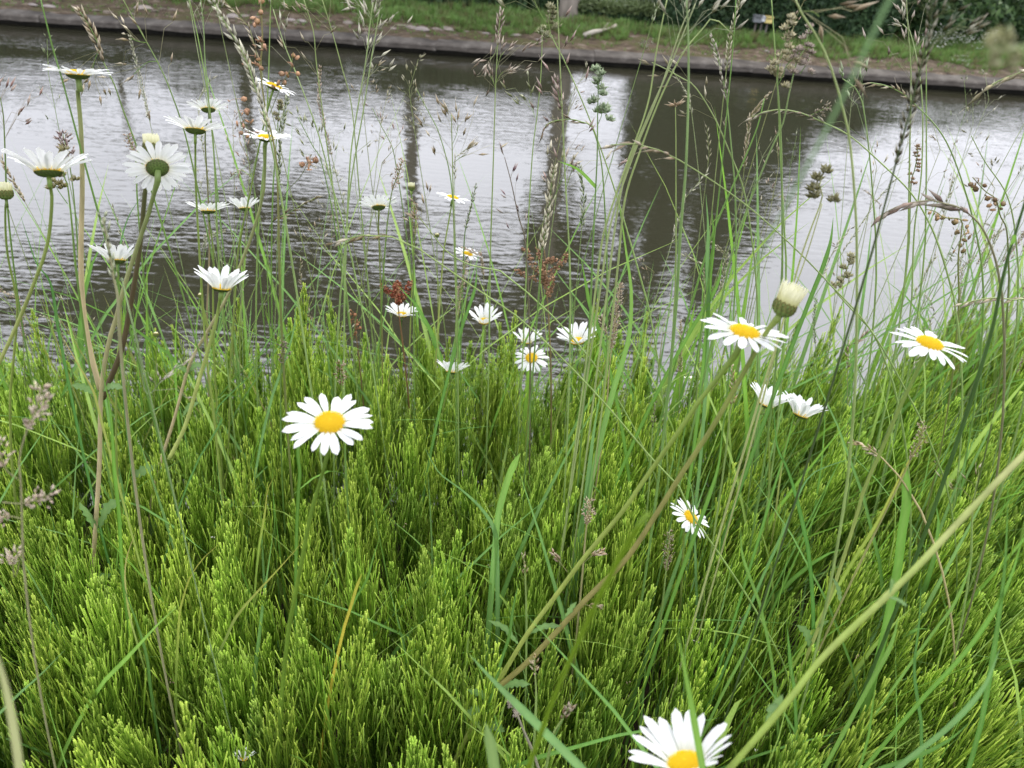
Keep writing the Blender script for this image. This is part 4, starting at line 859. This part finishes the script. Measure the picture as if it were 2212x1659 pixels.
for i, (x0, y0, x1, y1, wd, Y, lb) in enumerate([
    (2178, 1060, 2120, 1560, 15, .33, "tall dark upright leaf at the far right"),
    (2095, 1560, 1900, 1660, 16, .3, "low leaf leaning left in the lower right corner"),
    (2212, 1150, 2000, 1500, 14, .33, "leaf slanting from the right edge to the lower middle right"),
    (2160, 1400, 1960, 1640, 20, .26, "wide pale leaf in the lower right corner"),
    (1895, 1460, 1862, 1640, 8, .3, "short thin leaf between the stalks at lower right"),
    (1700, 1350, 1715, 1480, 10, .4, "grey-green leaf upright by the big curved stalk"),
    (1600, 1140, 1640, 1300, 9, .45, "leaf leaning left, right of the half-turned daisy"),
    (1700, 1085, 1560, 1500, 9, .42, "long light leaf running down between the right stalks"),
    (2100, 1200, 2020, 1360, 9, .4, "bright leaf above the wide pale corner leaf"),
    (1940, 1330, 1900, 1440, 14, .36, "shaded leaf under the big curved stalk"),
    (1560, 930, 1510, 1130, 10, .5, "leaf leaning right behind the half-turned daisy"),
    (1800, 470, 1760, 620, 9, .65, "green leaf in the water left of the bowed stalk"),
    (1525, 420, 1530, 640, 8, .7, "left of two blunt leaves standing in the dark water"),
    (1538, 455, 1532, 640, 8, .7, "right of two blunt leaves standing in the dark water"),
    (1560, 560, 1500, 700, 8, .7, "leaf at the bank top left of the pair of front daisies"),
    (1030, 575, 1000, 700, 7, .8, "leaf rising behind the small cupped daisy"),
    (1255, 560, 1290, 700, 8, .75, "leaf leaning left below the sorrel plume"),
    (640, 640, 590, 850, 7, .7, "leaf leaning right at the bank top, left half"),
    (820, 1160, 770, 1290, 7, .5, "leaf in the horsetails below the big daisy"),
    (1120, 1260, 1085, 1420, 9, .4, "bowed leaf left of the golden thin ear"),
    ]):
    dx = x1 - x0; cc = rnd.choice([GBL, (.12, .28, .04), (.09, .23, .04), (.16, .32, .06)])
    GBl([(x0, y0), (x0 + dx * .2 + rnd.uniform(-5, 5), y0 + (y1 - y0) * .35), (x0 + dx * .55, y0 + (y1 - y0) * .7), (x1, y1)], wd, Y, lb, cc, taper=rnd.choice((2.5, 3.5)))
# blurred leaf bending in from above, very near the lens
p3 = smooth([atY(*q) for q in [(2420, 1500, .2), (2560, 700, .2), (2500, -80, .19), (2250, -330, .18), (2030, -160, .17), (1921, 0, .17), (1850, 150, .17), (1775, 300, .17), (1705, 430, .17), (1641, 553, .17), (1595, 650, .17), (1555, 750, .17)]], 40)
p3 = toground(p3[::-1]); mb = MB(); mb.blade(p3, lambda t: .0013 * min(1, t * 2.2 + .1), (.10, .19, .08), (.10, .18, .08), V(1, -.3, .2), .2)
tag(build("grass_shoot", mb, M['grass'], None, True, p3[-1]), "blurred green leaf slanting down the right half in front of everything", "grass blade", "broad grass leaves in the meadow")
p3 = toground(smooth([atY(*q) for q in [(1400, 1110, .17), (1370, 1150, .17), (1304, 1270, .17), (1271, 1340, .17), (1204, 1490, .165), (1137, 1670, .16)]], 20)); mb = MB()
mb.tube(p3, .0010, (.16, .26, .015), (.16, .26, .02), 6); tag(build("grass_shoot", mb, M['grass'], None, True, p3[-1]), "blurred olive stem leaning right across the bottom middle", "grass blade", "broad grass leaves in the meadow")
p3 = toground(smooth([atY(*q) for q in [(-40, 1330, .13), (5, 1450, .13), (30, 1560, .13), (50, 1700, .13)]], 14)); mb = MB()
mb.blade(p3, lambda t: .0019 * min(1, t * 3 + .3), (.4, .42, .2), (.4, .42, .2), V(1, -.3, .2), .2)
tag(build("grass_shoot", mb, M['grass'], None, True, p3[-1]), "very blurred pale leaf in the bottom left corner", "grass blade", "broad grass leaves in the meadow")

# filler: thin flowering stems along the edge, past counting
mb = MB(); hb = MB()
for i in range(170):
    u = rnd.random(); x = rnd.uniform(-1.0, 1.75) if i % 3 else rnd.uniform(.2, 1.6); y = edge(x) + rnd.uniform(-.15, .3); h = rnd.uniform(.45, .78) * (1 if rnd.random() < .8 else 1.2)
    b = V(x, y, gz(x, y)); top = b + V(rnd.gauss(.0, .09), rnd.gauss(0, .04), h + max(0, (y - edge(x) - .14) * 1.0))
    mid = lerp(b, top, .5) + V(rnd.gauss(0, .015), 0, 0); tip = top + (top - mid) * .12 + V(rnd.uniform(-.03, .03), 0, -.01)
    P = smooth([tip, top, mid, b], 16); c = rnd.choice([TAN, SIL, (.32, .3, .18), (.36, .25, .18), (.22, .27, .13)])
    mb.tube(P, lambda t: .0003 + .0005 * min(1, t * 2), cl(c, SC2, .5), rnd.choice((SC, SC2)), 4, False)
    head(hb, along(P, rnd.uniform(.05, .12)), rnd.choice(('sparse', 'sparse', 'oat', 'spike', 'arch')), c, rnd.uniform(.6, .85))
hb.v and None
n = len(mb.v); mb.v += hb.v; mb.c += hb.c; mb.f += [tuple(i + n for i in f) for f in hb.f]
tag(build("distant_grass_stems", mb, M['seed']), "thin haze of flowering grass stems along the water's edge", "grass stems", kind="stuff")
# fluff and husks caught in the green
mb = MB()
for i in range(420):
    x = rnd.uniform(-.9, 1.3); y = rnd.uniform(.12, 1.2)
    if abs(x) > .3 + y * .9: continue
    p = V(x, y, gz(x, y) + rnd.uniform(.12, .37)); c = rnd.choice([(.62, .6, .55), (.5, .46, .4), (.3, .22, .15)])
    for k in range(rnd.randint(1, 3)): mb.seed(p + rdir() * .002, rdir(), rnd.uniform(.002, .005), rnd.uniform(.001, .002), c)
tag(build("seed_fluff", mb, M['seed']), "tiny white husks and fluff caught among the horsetails", "seed fluff", kind="stuff")

# ================================================================== DAISIES
def petal_mesh(seed):
    rs = random.Random(seed); mb = MB(); n1, n2 = 8, 5; tipc = (.76, .77, .77); bc = (.74, .75, .62)
    for i in range(n1):
        t = i / (n1 - 1); wd = .135 * (min(1, .42 + t * 1.35)) * (1 - max(0, (t - .72) / .28) ** 2.4 * .80)
        for j in range(n2):
            s = j / (n2 - 1) * 2 - 1
            z = .05 * math.sin(t * 2.6) - .07 * t * t * rs.uniform(.9, 1.1) + .018 * math.cos(s * 6.3) * (1 - t * .5) - .03 * s * s
            x = t - (.03 * abs(math.cos(s * 3.1)) if i == n1 - 1 else 0)
            mb.v.append((x, s * wd, z)); mb.c.append(cl(bc, tipc, min(1, t * 3)))
    mb.f = [(i * n2 + j, (i + 1) * n2 + j, (i + 1) * n2 + j + 1, i * n2 + j + 1) for i in range(n1 - 1) for j in range(n2 - 1)]
    return mb.mesh("petal", M['petal'])
PM = [petal_mesh(i) for i in range(5)]
def disc_mesh(seed):
    rs = random.Random(seed); mb = MB(); n1, n2 = 5, 16
    vs_ = [V(0, 0, .34)]
    for a in range(1, n1 + 1):
        for b in range(n2):
            r_ = a / n1; ph = 2 * math.pi * b / n2; vs_.append(V(r_ * math.cos(ph), r_ * math.sin(ph), .34 * math.sqrt(max(0, 1 - r_ ** 2.4)) - .05))
    fs = [(0, 1 + b, 1 + (b + 1) % n2) for b in range(n2)]
    for a in range(n1 - 1):
        for b in range(n2): fs.append((1 + a * n2 + b, 1 + (a + 1) * n2 + b, 1 + (a + 1) * n2 + (b + 1) % n2, 1 + a * n2 + (b + 1) % n2))
    mb.add(vs_, fs, [(.55, .34, .01)] * len(vs_))
    N_ = 210
    for i in range(N_):
        r_ = math.sqrt((i + .5) / N_); ph = i * 2.39996; z = .34 * math.sqrt(max(0, 1 - r_ ** 2.4)) - .03
        p = V(r_ * math.cos(ph), r_ * math.sin(ph), z); nrm = V(p.x * .7, p.y * .7, .8).normalized()
        c = (.80, .60, .015) if r_ > .45 else (.76, .60, .02); mb.seed(p - nrm * .03, nrm, .14 if r_ > .5 else .10, .082, c, cl(c, (.85, .7, .05), .5), sides=4)
    return mb.mesh("disc", M['disc'], False)
DMs = [disc_mesh(1), disc_mesh(2)]
def calyx_mesh():
    mb = MB(); n1, n2 = 5, 18; vs_ = []; cs = []
    prof = [(.16, -.42), (.55, -.36), (.88, -.22), (1.02, -.06), (1.04, .03)]
    for r_, z in prof:
        for b in range(n2): ph = 2 * math.pi * b / n2; vs_.append(V(r_ * math.cos(ph), r_ * math.sin(ph), z)); cs.append((.10, .16, .04))
    fs = [(a * n2 + b, a * n2 + (b + 1) % n2, (a + 1) * n2 + (b + 1) % n2, (a + 1) * n2 + b) for a in range(4) for b in range(n2)] + [tuple(range(n2))[::-1]]
    mb.add(vs_, fs, cs)
    for row, (r0, z0, r1, z1, m) in enumerate([(.35, -.42, .8, -.30, 12), (.6, -.37, .98, -.17, 16), (.8, -.28, 1.08, -.02, 20)]):
        for k in range(m):
            ph = 2 * math.pi * (k + .5 * row) / m; d = V(math.cos(ph), math.sin(ph), 0); s = V(-d.y, d.x, 0); w_ = math.pi * r1 / m * .95
            a = d * r0 + V(0, 0, z0 - .02); b = d * r1 + V(0, 0, z1); m_ = lerp(a, b, .5) + (d + V(0, 0, -1)) * .03
            mb.add([a - s * w_ * .6, a + s * w_ * .6, m_ + s * w_, b, m_ - s * w_], [(0, 4, 3), (0, 3, 1), (1, 3, 2)], [(.13, .21, .05), (.13, .21, .05), (.05, .06, .02), (.07, .055, .03), (.05, .06, .02)])
    return mb.mesh("calyx", M['calyx'], True)
CM = calyx_mesh()
def budcup_mesh():
    mb = MB(); n2 = 16; vs_ = []; cs = []
    prof = [(.15, -1.0), (.6, -.9), (.92, -.55), (1.0, -.1), (.93, .25)]
    for i, (r_, z) in enumerate(prof):
        for b in range(n2): ph = 2 * math.pi * b / n2; vs_.append(V(r_ * math.cos(ph), r_ * math.sin(ph), z)); cs.append(cl((.07, .13, .03), (.20, .24, .06), i / 4))
    fs = [(a * n2 + b, a * n2 + (b + 1) % n2, (a + 1) * n2 + (b + 1) % n2, (a + 1) * n2 + b) for a in range(4) for b in range(n2)] + [tuple(range(n2))[::-1]]
    mb.add(vs_, fs, cs)
    for row, (r0, z0, r1, z1, m) in enumerate([(.5, -.95, .9, -.55, 10), (.85, -.7, 1.04, -.2, 13), (.98, -.4, 1.05, .12, 15), (1.0, -.1, .98, .40, 15)]):
        for k in range(m):
            ph = 2 * math.pi * (k + .5 * row) / m; d = V(math.cos(ph), math.sin(ph), 0); s = V(-d.y, d.x, 0); w_ = math.pi * r1 / m * .9
            a = d * r0 + V(0, 0, z0); b = d * r1 + V(0, 0, z1); m_ = lerp(a, b, .6) + d * .05
            mb.add([a - s * w_ * .7, a + s * w_ * .7, m_ + s * w_, b, m_ - s * w_], [(0, 4, 3), (0, 3, 1), (1, 3, 2)], [(.10, .17, .04), (.10, .17, .04), (.05, .04, .015), (.16, .12, .04), (.05, .04, .015)])
    return mb.mesh("bud_cup", M['calyx'], True)
BCM = budcup_mesh()
def toothed(mb, a, b, w_, side, c, sag=.15, n=11):
    d = b - a; P = smooth([a, lerp(a, b, .5) + V(0, 0, d.length * sag), b], n)
    mb.blade(P, lambda t: w_ * .5 * (.35 + .9 * math.sin(min(1, t * 1.05) * 2.6) ** 1.0) if t < .97 else w_ * .05, c, cl(c, (.2, .3, .12), .2), side, .3, teeth=.55)
DG = "ox-eye daisies on the near bank"
LC = (.17, .31, .10)
def flowerhead(root, base, H, n, R_, cup, npet, kind, rs, missing=()):
    z = n.normalized(); x = z.orthogonal().normalized(); x = (Quaternion(z, rs.uniform(0, 6.28)) @ x); yv = z.cross(x)
    fh = empty("flower_head", H - base, parent=root); fh.rotation_mode = 'QUATERNION'
    fh.rotation_quaternion = Matrix((x, yv, z)).transposed().to_quaternion()
    dr = R_ * .345
    if kind == 'open':
        o = link("disc", DMs[rs.randrange(2)], fh); o.scale = (dr, dr, dr * 1.05)
        o = link("calyx", CM, fh, (0, 0, -dr * .05)); o.scale = (dr * .92, dr * .92, dr * .85)
        for i in range(npet):
            if i in missing: continue
            a = 6.2832 * i / npet + rs.uniform(-.09, .09); cc = R(cup + rs.uniform(-8, 8)); ln = (R_ - dr * .80) * rs.uniform(.88, 1.06) / max(.5, math.cos(R(cup))) ** .75
            o = link("petal", PM[rs.randrange(5)], fh)
            m = Matrix.Rotation(a, 4, 'Z') @ Matrix.Translation((dr * .84, 0, rs.uniform(-.0003, .0002))) @ Matrix.Rotation(-cc, 4, 'Y') @ Matrix.Rotation(rs.uniform(-.25, .25), 4, 'X')
            m = m @ Matrix.Diagonal((ln / max(.7, math.cos(cc * .4)), ln * rs.uniform(.85, 1.12) * 1.0, ln * rs.uniform(.6, 1.5), 1)); o.matrix_basis = m
    else:
        o = link("calyx", BCM, fh); o.scale = (R_,) * 3; hh = {'halfbud': 1.9, 'openbud': 1.3, 'bud': .9}[kind]; npet = 17
        for i in range(npet * (2 if kind != 'bud' else 1)):
            a = 6.2832 * i / npet; inn = i >= npet; ro = R_ * (.86 if not inn else .5)
            cc = R({'halfbud': 86, 'openbud': 90, 'bud': 122}[kind] + rs.uniform(-6, 6)); ln = R_ * hh * rs.uniform(.85, 1.1)
            o = link("petal", PMB, fh); m = Matrix.Rotation(a, 4, 'Z') @ Matrix.Translation((ro, 0, R_ * .1)) @ Matrix.Rotation(-cc, 4, 'Y') @ Matrix.Diagonal((ln, R_ * 1.5, R_ * 1.2, 1)); o.matrix_basis = m
        if kind == 'bud':
            o = link("disc", DMs[0], fh, (0, 0, R_ * .3)); o.scale = (R_ * .8, R_ * .8, R_ * .6)
    return fh
mb = MB()
for i in range(7):
    t = i / 6; wd = .15 * (1 - max(0, (t - .7) / .3) ** 2 * .75)
    for j in range(3): s = j - 1; mb.v.append((t, s * wd, -.05 * abs(s))); mb.c.append(cl((.55, .55, .2), (.74, .73, .52), min(1, t * 1.8)))
mb.f = [(i * 3 + j, (i + 1) * 3 + j, (i + 1) * 3 + j + 1, i * 3 + j + 1) for i in range(6) for j in range(2)]
PMB = mb.mesh("bud_petal", M['petal'])
def nrm(px, py, a, b, c):
    t = -ray(px, py).normalized(); r_ = (_r - t * _r.dot(t)).normalized(); u_ = t.cross(r_); return (r_ * a + u_ * b + t * c).normalized()
def daisy(heads, label, leaves=(), th=.0014):
    """heads: list of (px,py,width px,(a,b,c),cup,petals,size m,kind,path,stem colours,missing)"""
    rs = random.Random(hash(heads[0][0]) + 5); stems = []; base = None
    for (px, py, wpx, nv, cup, npet, size, kind, path, sc, miss) in heads:
        dist = size * F / wpx; H = atD(px, py, dist); Y = H.y; n = nrm(px, py, *nv)
        nr = size * .5 * .36 if kind == 'open' else size * .5
        P = path3(path, Y, Y); S = [H - n * nr * (.35 if kind == 'open' else .9), H - n * nr * 1.5 * (1 if kind == 'open' else 1.4)] + P[0:]
        full = toground(smooth(S, 36)) if base is None else smooth(S, 36)
        if base is None: base = full[-1]; root = empty("oxeye_daisy", base, label, "daisy", DG)
        mb = MB(); tt = th
        mb.tube(full, lambda t: tt * (.66 + .5 * t) if t > .03 else tt * 1.0, sc[0], lambda t: cl(sc[0], sc[1], min(1, t * 2.0)), 7); build("stem", mb, M['stem'], root, True, base)
        flowerhead(root, base, H, n, size * .5, cup, npet, kind, rs, miss)
    Y = base.y
    for (q0, q1, wpx) in leaves:
        Yh = atD(heads[0][0], heads[0][1], heads[0][6] * F / heads[0][2]).y
        a = atY(*q0, Yh); b = atY(*q1, Yh - .008); mb = MB(); toothed(mb, a, b, wpx / F * Yh * 1.35, (b - a).cross(V(.1, .8, -.6)), LC); build("leaf", mb, M['grass'], root, True, base)
    return root
S1 = ((.15, .23, .05), (.26, .33, .08)); SPU = ((.09, .11, .035), (.10, .075, .04)); STN = ((.15, .22, .06), (.56, .45, .27)); SYG = ((.16, .24, .04), (.36, .42, .10)); SYL = ((.16, .24, .05), (.40, .44, .14))
O = 'open'
daisy([(340, 362, 122, (-.05, .62, -.78), 6, 22, .05, O, [(336, 395), (330, 433), (310, 493), (290, 553), (268, 620), (250, 690), (235, 740), (219, 840), (215, 1000), (207, 1130), (198, 1260), (190, 1400)], STN, ()),
       (168, 160, 116, (.06, .99, .0), 12, 20, .052, O, [(168, 195), (175, 280), (178, 400), (175, 553), (180, 663), (194, 753), (216, 840)], STN, ()),
       (328, 316, 31, (.05, .99, -.1), 0, 0, .013, 'openbud', [(322, 350), (313, 417), (302, 533), (283, 653), (263, 753), (238, 820), (222, 860)], SPU, ())],
      "back-turned daisy, side-on daisy and pale round bud sharing one thick stem at left",
      [((213, 1150), (172, 1085), 20), ((216, 1140), (262, 1080), 22), ((205, 850), (155, 832), 14), ((222, 845), (268, 838), 13), ((200, 1290), (240, 1240), 22), ((203, 1310), (262, 1295), 14)], .0024)
daisy([(575, 298, 96, (.08, .93, .16), 16, 20, .048, O, [(572, 312), (569, 417), (540, 520), (523, 563), (493, 636), (450, 713), (410, 786), (377, 903), (333, 1053), (318, 1200), (315, 1310)], STN, ()),
       (478, 622, 104, (.12, .95, .16), 46, 19, .05, O, [(474, 650), (467, 693), (450, 753), (430, 820), (400, 920), (366, 990)], SYL, ()),
       (433, 638, 11, (0, 1, .1), 0, 0, .007, 'bud', [(436, 655), (447, 700), (460, 725)], S1, ())],
      "cupped daisy and a taller side-on one sharing a tan stem, left half",
      [((395, 900), (430, 870), 11), ((350, 1010), (290, 1030), 20), ((318, 1180), (345, 1120), 24), ((408, 805), (375, 790), 10), ((410, 800), (440, 790), 10)], .0021)
daisy([(592, 187, 88, (.34, .9, .12), 4, 19, .047, O, [(586, 205), (563, 300), (537, 433), (515, 533), (508, 640), (498, 786), (493, 986), (480, 1100), (478, 1250)], S1, ())], "small daisy with the disc split by a petal, highest of the middle-left group", (), .0012)
daisy([(450, 236, 77, (.02, .93, -.28), 20, 20, .047, O, [(449, 260), (443, 300), (450, 433), (452, 553), (447, 680)], ((.11, .17, .035), (.34, .27, .16)), ())], "small side-on daisy directly above another, with a green cup underneath", (), .0012)
daisy([(422, 280, 110, (.12, .96, -.18), 24, 20, .051, O, [(422, 300), (423, 400), (430, 533), (437, 640), (445, 760), (462, 900), (478, 1050)], S1, ())], "larger side-on daisy just under the small one with raised left petals", (), .0013)
daisy([(104, 370, 136, (.02, .97, -.16), 34, 20, .052, O, [(106, 392), (112, 427), (107, 500), (97, 547), (83, 587), (43, 687), (0, 780), (-60, 900)], SYL, ())], "low left daisy with upswept petals above a curved pale stem", (), .0016)
daisy([(11, 416, 25, (0, 1, 0), 0, 0, .013, 'openbud', [(12, 440), (12, 500), (18, 560), (35, 640), (36, 700), (22, 850)], S1, ())], "closed cream bud on a green stem at the left edge", (), .0013)
daisy([(450, 455, 84, (.02, .99, -.04), 28, 19, .048, O, [(452, 475), (461, 550), (460, 640), (462, 760)], S1, ())], "side-on daisy left of the two level with each other under the crossing stems", (), .0012)
daisy([(528, 450, 62, (-.03, .99, -.14), 42, 18, .042, O, [(529, 466), (520, 517), (513, 560), (505, 680)], ((.10, .15, .04), (.22, .26, .06)), ())], "smaller cupped daisy right of the two level with each other", (), .0013)
daisy([(252, 562, 92, (.03, .98, -.08), 42, 20, .048, O, [(254, 582), (257, 620), (262, 700), (255, 760)], S1, ())], "side-on daisy behind a feathery grass ear at the left bank top", (), .0012)
daisy([(527, 786, 46, (-.08, .97, .16), 14, 12, .042, O, [(529, 806), (523, 853), (517, 920), (503, 1003), (487, 1103), (480, 1280)], SYL, (0, 1, 3, 4, 6, 7, 9))], "wilted daisy that has lost most of its petals", [((497, 1030), (525, 1010), 14), ((490, 1140), (470, 1110), 16), ((484, 1250), (510, 1215), 20)], .0014)
daisy([(712, 913, 186, (-.07, .72, .68), 5, 20, .053, O, [(706, 985), (693, 1036), (673, 1103), (650, 1220), (625, 1350)], ((.12, .20, .03), (.15, .25, .03)), ())], "largest daisy, wide open and facing the camera at centre left", (), .0016)
daisy([(818, 447, 82, (-.03, .93, -.30), 28, 20, .05, O, [(817, 470), (820, 553), (825, 720), (827, 886), (830, 1100)], ((.16, .20, .05), (.24, .23, .08)), ())], "daisy in mid-water seen from slightly below, with a green underside", (), .0013)
daisy([(889, 405, 14, (0, 1, 0), 0, 0, .009, 'openbud', [(889, 425), (890, 500), (893, 560), (889, 640)], S1, ())], "small green-white bud right of the daisy with the green underside", (), .001)
daisy([(944, 508, 10, (0, 1, 0), 0, 0, .008, 'bud', [(944, 520), (944, 560), (946, 640)], S1, ())], "tiny green bud left of the thin arching stem", (), .0009)
daisy([(337, 722, 11, (0, 1, 0), 0, 0, .008, 'bud', [(338, 735), (337, 790), (333, 860)], S1, ())], "tiny bud just above the left horsetails", (), .0009)
daisy([(978, 427, 72, (.26, .93, .14), 4, 18, .048, O, [(976, 440), (962, 520), (957, 560), (948, 680), (940, 800)], SYL, ())], "small tilted daisy with a low yellow disc over the mirrored sky", (), .0014)
daisy([(1010, 549, 64, (.26, .9, .28), 12, 18, .047, O, [(1004, 566), (995, 640), (985, 720)], S1, ())], "small yellow-topped daisy just under the tilted one", (), .0011)
daisy([(868, 680, 69, (.05, .88, .34), 34, 19, .048, O, [(867, 700), (864, 820), (862, 920)], ((.08, .15, .03), (.09, .16, .03)), ())], "little daisy in front of the brick red sorrel", (), .0012)
daisy([(1046, 694, 73, (.02, .84, .46), 46, 15, .05, O, [(1049, 715), (1045, 760), (1040, 840)], S1, ())], "cupped daisy with long upright back petals at the bank top", (), .0012)
daisy([(1138, 738, 66, (.06, .9, .34), 42, 19, .048, O, [(1132, 752), (1122, 830), (1114, 900)], S1, ())], "upper one of the two daisies almost touching in the centre", (), .0012)
daisy([(1148, 773, 77, (-.02, .62, .78), -6, 17, .05, O, [(1146, 800), (1142, 860), (1137, 936)], S1, ())], "lower one of the two touching daisies, showing its full round disc", (), .0012)
daisy([(1247, 737, 87, (-.06, .86, .42), 42, 21, .052, O, [(1244, 760), (1231, 803), (1204, 903)], S1, ())], "many-petalled cupped daisy right of the touching pair", (), .0012)
daisy([(976, 803, 72, (.08, .98, .06), 42, 16, .048, O, [(973, 825), (960, 870), (944, 953), (930, 1040)], SYL, ())], "side-on cupped daisy lowest in the centre group", (), .0013)
daisy([(1608, 718, 182, (.24, .91, .31), 2, 17, .053, O, [(1592, 762), (1575, 786), (1508, 870), (1475, 920), (1400, 1025), (1344, 1106), (1261, 1206), (1195, 1295), (1137, 1373), (1071, 1483), (1027, 1556), (977, 1656)], SYG, ()),
       (1696, 660, 46, (.42, .9, .08), 0, 0, .0132, 'halfbud', [(1678, 684), (1651, 726), (1608, 803), (1541, 920), (1475, 1020), (1421, 1106), (1354, 1206), (1271, 1290), (1204, 1363), (1137, 1433), (1071, 1488)], ((.18, .25, .05), (.27, .24, .08)), ())],
      "large tilted daisy and a half-open bud on two long stems joined at the bottom",
      [((1118, 1390), (1055, 1340), 14), ((1145, 1368), (1212, 1352), 14), ((1040, 1530), (1008, 1545), 22), ((1055, 1515), (1010, 1490), 20), ((1085, 1485), (1145, 1478), 20), ((1030, 1560), (1090, 1580), 26), ((1218, 1350), (1245, 1300), 12)], .0021)
daisy([(2008, 742, 142, (.36, .88, .36), -4, 20, .053, O, [(1998, 766), (1981, 803), (1941, 886), (1901, 980), (1868, 1053), (1853, 1106), (1811, 1239), (1768, 1356), (1721, 1466), (1661, 1580), (1590, 1690)], SYL, ())],
      "daisy with a domed yellow disc tilted away to the right side", [((1800, 1250), (1815, 1300), 10), ((1765, 1360), (1790, 1340), 10), ((1750, 1400), (1722, 1350), 18)], .0018)
daisy([(1655, 874, 92, (.40, .88, .16), 48, 19, .05, O, [(1658, 900), (1662, 1000), (1660, 1100)], S1, ())], "left of two side-on daisies crossed by grass leaves at the right", (), .0012)
daisy([(1729, 896, 90, (.38, .88, .14), 48, 19, .05, O, [(1712, 915), (1690, 1000), (1670, 1150)], SYL, ())], "right of two side-on daisies crossed by grass leaves", (), .0012)
daisy([(1492, 1118, 98, (.62, .55, .52), 0, 18, .05, O, [(1478, 1150), (1474, 1220), (1470, 1300)], S1, ())], "half-turned daisy low in the grass right of the crossing stems", (), .0013)
daisy([(1480, 1650, 200, (-.10, .72, .50), 38, 20, .051, O, [(1488, 1700), (1490, 1760)], SYG, ())], "big close daisy cut off by the bottom edge", (), .0016)
daisy([(526, 1640, 44, (0, .8, .3), 40, 9, .02, O, [(527, 1665), (528, 1720)], S1, ())], "small blurred white flower at the bottom edge in the horsetails", (), .001)
# thick curved stalk on the right whose flower is out of the frame
P = toground(smooth([atY(*q) for q in [(2420, 800, .30), (2310, 890, .29), (2212, 982, .28), (2088, 1110, .27), (1990, 1215, .26), (1921, 1283, .255), (1781, 1416, .245), (1701, 1516, .235), (1575, 1662, .22)]], 90)); mb = MB()
o = empty("thick_stalk", P[-1], "thickest pale yellow-green stalk curving up to the right edge", "plant stalk")
mb.tube(P, lambda t: (.00125 + .0005 * t) * (1 + .25 * max(0, 1 - abs(t - .30) * 60) + .22 * max(0, 1 - abs(t - .47) * 60) + .05 * math.sin(t * 37)), (.42, .44, .17), lambda t: cl((.42, .42, .18), (.28, .38, .07), min(1, t * 1.6 + .1 * math.sin(t * 50))), 9); build("stem", mb, M['stem'], o, True, P[-1])
for q0, q1, w_ in [((1921, 1283), (1925, 1250), 10), ((1700, 1518), (1655, 1535), 22), ((1655, 1560), (1690, 1500), 22), ((1920, 1290), (1960, 1310), 8)]:
    mb = MB(); toothed(mb, atY(*q0, .25), atY(*q1, .245), w_ / F * .34, (atY(*q1, .245) - atY(*q0, .25)).cross(V(.1, .8, -.6)), LC); build("leaf", mb, M['grass'], o, True, P[-1])
